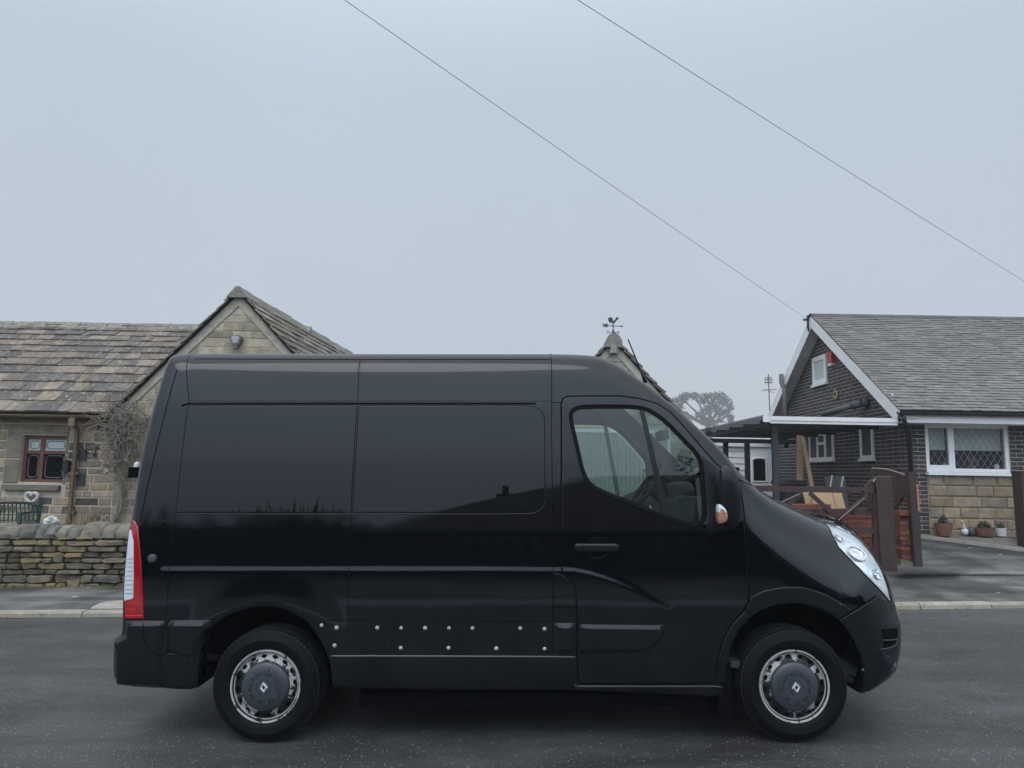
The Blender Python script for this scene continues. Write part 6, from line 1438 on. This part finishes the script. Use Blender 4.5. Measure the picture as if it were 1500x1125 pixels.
    mb = MB(); q = [on(*k)-nn*.8+Vector((0,0,.012)) for k in ((1280,687),(1295,687.8),(1308,690),(1322,694.5),(1337,700.3))]; mb.tube(q, .012, 5); mb.build('worn_rail_edge', M['woodedge'], t)
    for y0, y1, s in ((701, 711, 4), (712, 724, 3), (726, 729, 2)): plate([(1277,y0-2),(1336,y0+s),(1336,y1+s),(1277,y1-2)], 'panel_board', .8)
    plate([(1334,703),(1334,714),(1300,762),(1290,762)], 'brace', 1.1); plate([(1277,688),(1283,688),(1284,820),(1278,820)], 'stile', 1.5)
    plate([(1277,790),(1336,797),(1336,806),(1277,799)], 'bottom_rail', 1.2)
    p0 = onpave(1340, 829); zt = at(1340, 691, p0.y).z
    t = thing('gate_post', 'slim dark brown timber post with an orange edge strip, at the open gate leaf', 'gate post', p0)
    xa, xb = at(1333, 760, p0.y).x, at(1344.5, 760, p0.y).x; mb = MB(); mb.box((xa, p0.y-.05, p0.z-.1), (xb, p0.y+.06, zt)); mb.build('post', wood, t)
    mb = MB(); a, b = at(1343.5, 709, p0.y-.06), at(1345.5, 749, p0.y-.06); mb.box((xb-.022, p0.y-.062, b.z), (xb+.006, p0.y-.052, a.z)); mb.build('edge_strip', mat('orange_wood', (.42, .19, .12), rough=.7), t)
    p0 = onpave(1505, 803); zt = at(1500, 691, p0.y).z; xa, xb = at(1494.5, 760, p0.y).x, at(1520, 760, p0.y).x
    t = thing('gate_post', 'dark brown timber gate post cut by the right edge of the picture', 'gate post', p0)
    mb = MB(); mb.box((xa, p0.y-.1, p0.z-.1), (xb, p0.y+.12, zt-.02)); mb.build('post', wood, t); mb = MB(); mb.box((xa-.01, p0.y-.11, zt-.019), (xb+.01, p0.y+.13, zt+.005)); mb.build('post_cap', wood, t)
    # --- pots by the front wall
    def pot(px, py, prof, m, lab, leafm, lr, lh, n, seed, sx=1.0):
        p = onpave(px, py); p.y = min(p.y, YFR-.2); p.z = gz(p.x, p.y)+.03; s = p.y/F; t = thing('plant_pot', lab, 'plant pot', p, group='pots along the bungalow wall'); Rr = random.Random(seed)
        mb = MB(); mb.lathe([(r*s, h*s) for r, h in prof], (0,0,0), 'Z', 24); mb.v = [(p.x+v[0]*sx, p.y+v[1], p.z+v[2]) for v in mb.v]; mb.build('pot', m, t, auto=45)
        top = max(h for r, h in prof)*s; mb = MB(); c0 = p+Vector((0, 0, top-.015))
        for k in range(n):
            d = Vector((Rr.gauss(0, 1)*sx, Rr.gauss(0, 1), abs(Rr.gauss(0, .9)))); d.normalize(); q = c0+Vector((d.x*lr*s*sx*Rr.uniform(.3, 1), d.y*lr*s*Rr.uniform(.3, 1), d.z*lh*s*Rr.uniform(.2, 1))); u = Vector((Rr.gauss(0,1), Rr.gauss(0,1), Rr.gauss(0,.6))).normalized()*Rr.uniform(.018, .035); w_ = u.cross(Vector((Rr.gauss(0,1), Rr.gauss(0,1), 1))).normalized()*.012
            mb.add([q-u, q+w_, q+u, q-w_], [(0,1,2,3)])
        mb.build('plant', leafm, t)
    pot(1374, 784.5, [(.5,0),(8,0),(9.5,5),(11,12),(11.8,15.5),(12,18),(10.8,18),(10,13)], M['terracotta'], 'weathered round terracotta pot of grey foliage at the brick corner', M['leafgrey'], 9, 14, 240, 1)
    pot(1435, 786, [(.5,0),(9,0),(10.5,4),(11.5,9),(12,12),(10.8,12),(10,8)], M['terracotta'], 'wide low terracotta trough of green leaves under the bungalow window', M['leaf'], 9, 11, 220, 2, 1.15)
    pot(1464.5, 787, [(.5,0),(6,0),(6.8,6),(7.3,11.5),(6.6,11.5),(6,7)], M['whitepot'], 'white plastic pot with a dark green bush, right of the terracotta trough', M['leaf'], 6.5, 9, 160, 3)
    p = onpave(1408, 786); p.y = min(p.y, YFR-.15); p.z = gz(p.x, p.y)+.03; t = thing('goose_ornament', 'white necked goose ornament standing between the terracotta pots', 'garden ornament', p)
    mb = MB(); mb.tube([p+Vector((0,0,.06)), p+Vector((.0,0,.14)), p+Vector((-.005,0,.21)), p+Vector((-.025,-.01,.235)), p+Vector((-.05,-.01,.225))], [.035,.026,.022,.022,.010], 8); mb.build('neck', mat('cream_glaze', (.55, .50, .36), rough=.5), t, smooth=True)
    mb = MB(); mb.blob(p+Vector((.01,0,.06)), .06, 1, 10, 7, .1, (.9,1,1)); mb.build('body', M['whitepot'], t, smooth=True)
    mb = MB(); q = onpave(1418, 786); q.y = min(q.y, YFR-.15); q.z = gz(q.x, q.y)+.03; mb.blob(q+Vector((0,0,.07)), .085, 12, 12, 8, .25, (.9,.8,.9)); mb.build('grey_stone_ornament', mat('dark_grey_stone', (.09, .09, .09), rough=.9, var=.4, vs=20, bump=.4, bs=50), smooth=True, label='dark grey rounded stone beside the goose ornament', cat='garden ornament', base=q)
    # --- aerial behind the roof
    Y = 21.5; a, b = at(1127.5, 600, Y), at(1125.5, 548, Y); t = thing('tv_aerial', 'thin television aerial on a mast behind the bungalow roof edge', 'aerial', (a.x, Y, a.z-1.0))
    mb = MB(); mb.tube([a-Vector((0,0,1.0)), a, b], .015, 6); mb.build('mast', M['cable'], t)
    mb = MB(); k = Y/F
    for py, hw in ((553, 3), (556, 6), (560, 6)): p = at(1125.8, py, Y); mb.tube([p-Vector((hw*k, 0, 0)), p+Vector((hw*k, 0, 0))], .010, 4)
    for dx in (-4.5, 4.5, -2, 2): p = at(1125.8+dx, 557, Y); mb.tube([p-Vector((0,0,6*k)), p+Vector((0,0,5*k))], .008, 4)
    mb.build('panel_elements', M['cable'], t)
    mb = MB()
    p = at(1126.3, 571, Y); mb.tube([p+Vector((-5*k, .3, .02)), p+Vector((6*k, -.3, -.02))], .010, 5)
    for i, dx in enumerate((-5, -3, -1, 1, 3, 5, 7)): p = at(1126.3+dx, 569+i*.8, Y-.05*dx); mb.tube([p-Vector((2.4*k, 0, .03)), p+Vector((2.4*k, 0, -.03))], .004, 4)
    mb.build('yagi_elements', M['cable'], t)
    # --- overhead cables, and the pole they leave from
    P0 = Vector((-7.4, 1.17, 7.69))
    def cable(lab, pend, Yend, sag, ext=None):
        e = ath(*pend, Yend); e = MR @ e
        mb = MB(); pts = [P0-(e-P0).normalized()*25]
        for i in range(41):
            t_ = i/40; q = P0+(e-P0)*t_; q.z -= sag*4*t_*(1-t_); pts.append(q)
        if ext: pts += [e+(e-P0).normalized()*ext]
        mb.tube(pts, .0036, 6); return mb.build('overhead_cable', M['cable'], label=lab, cat='cable', base=P0, smooth=True)
    cable('overhead cable running down to the bungalow gable peak', (1181.5, 467), athx(1183, 467, XG-.3).y, .05)
    cable('overhead cable passing above the bungalow roof at the right', (1500, 412), 14.0, .06, 12)
    q = athx(1183, 466, XG-.33); t = thing('cable_bracket', 'small dark cable bracket at the bungalow gable peak', 'bracket', q, roll=True)
    mb = MB(); mb.tube([q+Vector((0,0,.06)), q+Vector((0,0,-.22)), q+Vector((.02,0,-.30))], .022, 6); mb.bar(q+Vector((-.1,0,-.04)), q+Vector((.06,0,-.04)), .04); mb.build('hook', M['black'], t)

# ================================================================== DISTANT TREE, NEAR SIDE OF THE STREET
def build_far():
    R = random.Random(77); Y = 285.0
    base = at(1040, 640, Y); base = Vector((base.x, Y, 0)); t = thing('broadleaf_tree', 'hazy spreading tree in the distance behind the carport', 'tree', base)
    k = Y/F; mb = MB()
    tops = [(1000,585),(985,595),(1020,583),(1045,582),(1065,590),(1072,606),(1062,618),(1030,610),(1010,612),(993,608)]
    fork = at(1037, 624, Y); mb.tube([base, Vector((base.x, Y, fork.z*.6)), fork], [1.9, 1.45, 1.1], 8)
    for px, py in tops:
        e = at(px, py, Y+R.uniform(-3, 3)); m = fork.lerp(e, .5)+Vector((R.uniform(-.5, .5), R.uniform(-.5, .5), R.uniform(.1, .9))); mb.tube([fork, m, e], [.72, .45, .18], 6)
        for j in range(3): e2 = e+Vector((R.uniform(-1.3, 1.3), R.uniform(-1.3, 1.3), R.uniform(-.4, 1))); mb.tube([m.lerp(e, .5), e2], [.26, .09], 5)
    mb.build('trunk', M['bark'], t, smooth=True)
    cl = [(992,588,13,9),(983,600,9,7),(1003,581,13,8),(1019,580,11,7),(1037,582,14,9),(1052,580,13,8),(1064,588,12,9),(1070,597,8,6),(1048,594,15,10),(1036,601,13,9),(1054,606,12,9),(1029,588,9,6),(1042,615,9,7),(1062,603,9,6),(1072,612,7,6),(1068,616,6,5),(1000,610,11,9),(990,604,11,9),(1008,620,9,7),(1024,608,8,6),(996,597,10,7),(985,612,10,9),(1046,621,7,5),(1030,618,6,5),(1052,616,6,4)]
    mb = MB()
    for cx, cy, rx, rz in cl:
        c = at(cx+R.uniform(-2,2), cy, Y+R.uniform(-5, 5)); rx *= .86; rz *= .86
        for j in range(int(rx*rz*3.9)):
            u = Vector((R.gauss(0,1), R.gauss(0,1), R.gauss(0,1))).normalized()*R.random()**.6
            p = c+Vector((u.x*rx*k, u.y*rx*k*.9, u.z*rz*k)); s = R.uniform(.22, .62); a = Vector((R.gauss(0,1), R.gauss(0,1), R.gauss(0,1))).normalized()*s; b = a.cross(Vector((R.gauss(0,1), R.gauss(0,1), R.gauss(0,1)))).normalized()*s*.6
            mb.add([p-a, p+b, p+a, p-b], [(0,1,2,3)])
    mb.build('crown', M['treeleaf'], t)
    # --- what the van's side mirrors: hedge, bungalow and palm across the road, behind the camera
    t = thing('garden_hedge', 'dark clipped hedge on the near side of the road, mirrored in the van side', 'hedge', (0, -4.6, .05)); mb = MB()
    mb.box((-30, -5.1, .0), (30, -4.3, 1.15))
    for j in range(1800):
        p = Vector((R.uniform(-30, 30), R.uniform(-5.1, -4.2), R.uniform(.5, 1.3+.12*math.sin(j)))); a = Vector((R.gauss(0,1), R.gauss(0,1), R.gauss(0,1))).normalized()*.12; b = a.cross(Vector((1, R.gauss(0,1), 1))).normalized()*.06; mb.add([p-a, p+b, p+a, p-b], [(0,1,2,3)])
    mb.build('foliage', M['hedge'], t)
    t = thing('rendered_bungalow', 'bungalow with a hipped dark roof and chimney across the road, mirrored in the van windows', 'house', (6, -13, .05))
    mb = MB(); mb.box((-3.2, -17, 0), (16, -9.5, 2.7)); mb.build('wall', mat('dark_red_brick_wall', (.10, .075, .065), rough=.9, var=.3, vs=5), t)
    mb = MB(); mb.add([(-4.2, -9.0, 2.65), (17, -9.0, 2.65), (17, -17.5, 2.65), (-4.2, -17.5, 2.65), (2.6, -13.2, 4.75), (12, -13.2, 4.9)], [(0,1,5,4), (1,2,5), (2,3,4,5), (3,0,4)]); rf = mb.build('roof', mat('dark_roof_tiles', (.07, .055, .05), rough=.85, var=.3, vs=4), t)
    mb = MB(); mb.box((-.42, -12.2, 2.9), (.02, -11.8, 3.92)); mb.box((-.46, -12.24, 3.92), (.06, -11.76, 3.99)); mb.box((-.28, -12.06, 3.99), (-.10, -11.92, 4.25)); mb.build('chimney', M['brick'] if 0 else mat('sooty_brick', (.06, .045, .04), rough=.9), rf)
    for x in (-1.2, 3.0, 8.5):
        mb = MB(); mb.box((x, -9.5, 1.0), (x+1.8, -9.46, 2.2)); w_ = mb.build('window', M['dglass'], t); mb = MB()
        for k in range(5): mb.box((x+.02+k*.43, -9.455, 1.0), (x+.08+k*.43, -9.42, 2.2))
        mb.box((x, -9.452, 1.0), (x+1.8, -9.425, 1.07)); mb.box((x, -9.452, 2.13), (x+1.8, -9.425, 2.2)); mb.build('frame', mat('grey_window_frame', (.55, .55, .54)) if 'gwf' not in M else M['gwf'], w_)
    t = thing('garden_tree', 'small leafy garden tree across the road, mirrored in the van bonnet', 'tree', (5.2, -5.6, .05)); mb = MB(); mb.tube([(5.2, -5.6, 0), (5.25, -5.6, 1.6), (5.1, -5.6, 3.0)], [.12, .09, .05], 8)
    for k in range(9): mb.tube([(5.2, -5.6, 1.5+k*.12), (5.2+R.uniform(-1.3, 1.3), -5.6+R.uniform(-.8, .8), 2.8+R.uniform(0, 1.6))], [.05, .015], 5)
    mb.build('trunk', M['bark'], t); mb = MB()
    for j in range(2600):
        c_ = Vector((R.choice([4.2, 4.9, 5.6, 6.3]), -5.6, R.choice([2.9, 3.6, 4.2]))); p = c_+Vector((R.gauss(0, .42), R.gauss(0, .4), R.gauss(0, .34))); a = Vector((R.gauss(0,1), R.gauss(0,1), R.gauss(0,1))).normalized()*.09; b = a.cross(Vector((1, R.gauss(0,1), 1))).normalized()*.035; mb.add([p-a, p+b, p+a, p-b], [(0,1,2,3)])
    mb.build('crown', M['hedge'], t)
    t = thing('tall_hedge', 'tall dark hedge beside the far bungalow across the road, mirrored low in the van side', 'hedge', (-16, -10, .05)); mb = MB(); mb.box((-32, -10.6, 0), (-3.4, -9.6, 2.9))
    for j in range(900):
        p = Vector((R.uniform(-32, -3.4), R.uniform(-10.6, -9.5), R.uniform(2.0, 3.15))); a = Vector((R.gauss(0,1), R.gauss(0,1), R.gauss(0,1))).normalized()*.2; b = a.cross(Vector((1, R.gauss(0,1), 1))).normalized()*.1; mb.add([p-a, p+b, p+a, p-b], [(0,1,2,3)])
    mb.build('foliage', M['hedge'], t)
    t = thing('cordyline_palm', 'spiky cordyline palm across the road, mirrored in the rear side window', 'palm', (-3.9, -4.2, .05)); mb = MB(); mb.tube([(-3.9, -4.2, 0), (-3.9, -4.2, 2.2)], [.12, .08], 8); mb.build('trunk', M['bark'], t); mb = MB()
    for j in range(150):
        x = R.gauss(0, .42); p = Vector((-3.9+x, -4.2+R.uniform(-.3, .3), 1.9+R.uniform(0, .3))); d = Vector((R.gauss(0, .35)+x*.35, R.gauss(0, .3), 1)).normalized(); e = p+d*R.uniform(.35, .68); s = d.cross(Vector((0, 1, 0))).normalized()*.032; mb.add([p-s, p+s, e], [(0,1,2)])
    mb.build('fronds', M['hedge'], t)

# ================================================================== SKY, LIGHT, AIR, CAMERA
def build_light():
    sc = bpy.context.scene
    w = bpy.data.worlds.new('World'); sc.world = w; w.use_nodes = True; nt = w.node_tree; nt.nodes.clear()
    out = N(nt, 'ShaderNodeOutputWorld'); bg = N(nt, 'ShaderNodeBackground'); nt.links.new(bg.outputs[0], out.inputs[0])
    EL, AZ = math.radians(60), math.radians(200)
    sky = N(nt, 'ShaderNodeTexSky'); sky.sky_type = 'NISHITA'; sky.sun_disc = False; sky.sun_elevation = EL; sky.sun_rotation = AZ; sky.air_density = 1.2; sky.dust_density = 6.0; sky.altitude = 200
    bg.inputs[1].default_value = SKY_STRENGTH
    tc = N(nt, 'ShaderNodeTexCoord'); nm = N(nt, 'ShaderNodeVectorMath', operation='NORMALIZE'); nt.links.new(tc.outputs['Generated'], nm.inputs[0])
    sp = N(nt, 'ShaderNodeSeparateXYZ'); nt.links.new(nm.outputs[0], sp.inputs[0])
    # overcast layer: brighter towards the zenith and towards the hidden sun behind the camera, soft mottling
    def mth(op, a, b):
        m = N(nt, 'ShaderNodeMath', operation=op)
        for i, v in enumerate((a, b)):
            if hasattr(v, 'links'): nt.links.new(v, m.inputs[i])
            else: m.inputs[i].default_value = v
        return m.outputs[0]
    zc = N(nt, 'ShaderNodeMapRange'); zc.inputs[1].default_value = .45; zc.inputs[2].default_value = 1.0; zc.inputs[3].default_value = 0; zc.inputs[4].default_value = ZEN; zc.interpolation_type = 'SMOOTHSTEP'; nt.links.new(sp.outputs[2], zc.inputs[0])
    bk = N(nt, 'ShaderNodeMapRange'); bk.inputs[1].default_value = .35; bk.inputs[2].default_value = -.9; bk.inputs[3].default_value = 0; bk.inputs[4].default_value = BACK; bk.interpolation_type = 'SMOOTHSTEP'; nt.links.new(sp.outputs[1], bk.inputs[0])
    el = N(nt, 'ShaderNodeMapRange'); el.inputs[1].default_value = .08; el.inputs[2].default_value = .42; el.inputs[3].default_value = 0.0; el.inputs[4].default_value = 1.0; nt.links.new(sp.outputs[2], el.inputs[0])
    nz = N(nt, 'ShaderNodeTexNoise', Scale=2.2, Detail=3.0); nt.links.new(nm.outputs[0], nz.inputs[0])
    nr = N(nt, 'ShaderNodeMapRange'); nr.inputs[3].default_value = .95; nr.inputs[4].default_value = 1.05; nt.links.new(nz.outputs[0], nr.inputs[0])
    g = mth('ADD', 1.0, mth('ADD', zc.outputs[0], mth('MULTIPLY', bk.outputs[0], el.outputs[0]))); g = mth('MULTIPLY', g, nr.outputs[0])
    gr = N(nt, 'ShaderNodeMapRange'); gr.inputs[1].default_value = 0; gr.inputs[2].default_value = .55; nt.links.new(sp.outputs[2], gr.inputs[0])
    k = 1/SKY_STRENGTH
    cl = mixc(nt, gr.outputs[0], (HOR[0]*k, HOR[1]*k, HOR[2]*k, 1), (TOP[0]*k, TOP[1]*k, TOP[2]*k, 1))
    vm = N(nt, 'ShaderNodeVectorMath', operation='SCALE'); nt.links.new(cl, vm.inputs[0]); nt.links.new(g, vm.inputs['Scale'])
    zm = N(nt, 'ShaderNodeMapRange'); zm.inputs[1].default_value = .5; zm.inputs[2].default_value = .85; nt.links.new(sp.outputs[2], zm.inputs[0]); av = (.58*k, .60*k, .62*k, 1)
    cl = mixc(nt, zm.outputs[0], cl, av); bm_ = N(nt, 'ShaderNodeMapRange'); bm_.inputs[1].default_value = .1; bm_.inputs[2].default_value = -.6; nt.links.new(sp.outputs[1], bm_.inputs[0]); cl = mixc(nt, bm_.outputs[0], cl, (.53*k, .625*k, .755*k, 1)); nt.links.new(cl, vm.inputs[0])
    c = mixc(nt, .93, sky.outputs[0], vm.outputs[0]); nt.links.new(c, bg.inputs[0])
    L = bpy.data.lights.new('sun', 'SUN'); L.energy = SUN; L.angle = math.radians(35); L.color = (1, .965, .92); so = bpy.data.objects.new('sun', L); C.objects.link(so)
    d = Vector((math.sin(AZ)*math.cos(EL), math.cos(AZ)*math.cos(EL), math.sin(EL))); so.rotation_euler = d.to_track_quat('Z', 'Y').to_euler(); so.location = (0, -20, 30)
    # the mist
    if HAZE > 0:
        mb = MB(); mb.box((-220, -60, -1.2), (220, 330, 48)); hz = mb.build('haze', [bpy.data.materials.new('mist')], kind='stuff'); m = hz.data.materials[0]; m.use_nodes = True; n2 = m.node_tree; n2.nodes.clear()
        o2 = N(n2, 'ShaderNodeOutputMaterial'); pv = N(n2, 'ShaderNodeVolumePrincipled'); pv.inputs['Color'].default_value = (.93, .965, 1, 1); pv.inputs['Density'].default_value = HAZE; pv.inputs['Anisotropy'].default_value = .0; n2.links.new(pv.outputs[0], o2.inputs['Volume'])
    cam = bpy.data.cameras.new('camera'); cam.sensor_width = 36; cam.lens = F/1500*36; cam.clip_end = 3000; cam.clip_start = .05
    co = bpy.data.objects.new('camera', cam); C.objects.link(co); co.location = (0, 0, CH); co.rotation_euler = (PI/2+PITCH, 0, 0); sc.camera = co
    vs = sc.view_settings; vs.view_transform = 'Standard'; vs.look = 'None'; vs.gamma = 1; vs.exposure = EXPO; vs.use_curve_mapping = False
    cy = sc.cycles; cy.use_denoising = True; cy.max_bounces = 8; cy.transparent_max_bounces = 16; cy.volume_bounces = 1; cy.sample_clamp_indirect = 6
SKY_STRENGTH, ZEN, BACK, SUN, HAZE, EXPO = .10, 1.15, 1.9, .6, .0012, 0.0
HOR, TOP = (.535, .580, .643), (.546, .642, .745)
import time
_t = time.time()
setup_mats(); onp = build_ground(); build_left(); build_right(onp); build_far(); print('env', time.time()-_t)
build_van(); build_light(); print('all', time.time()-_t)
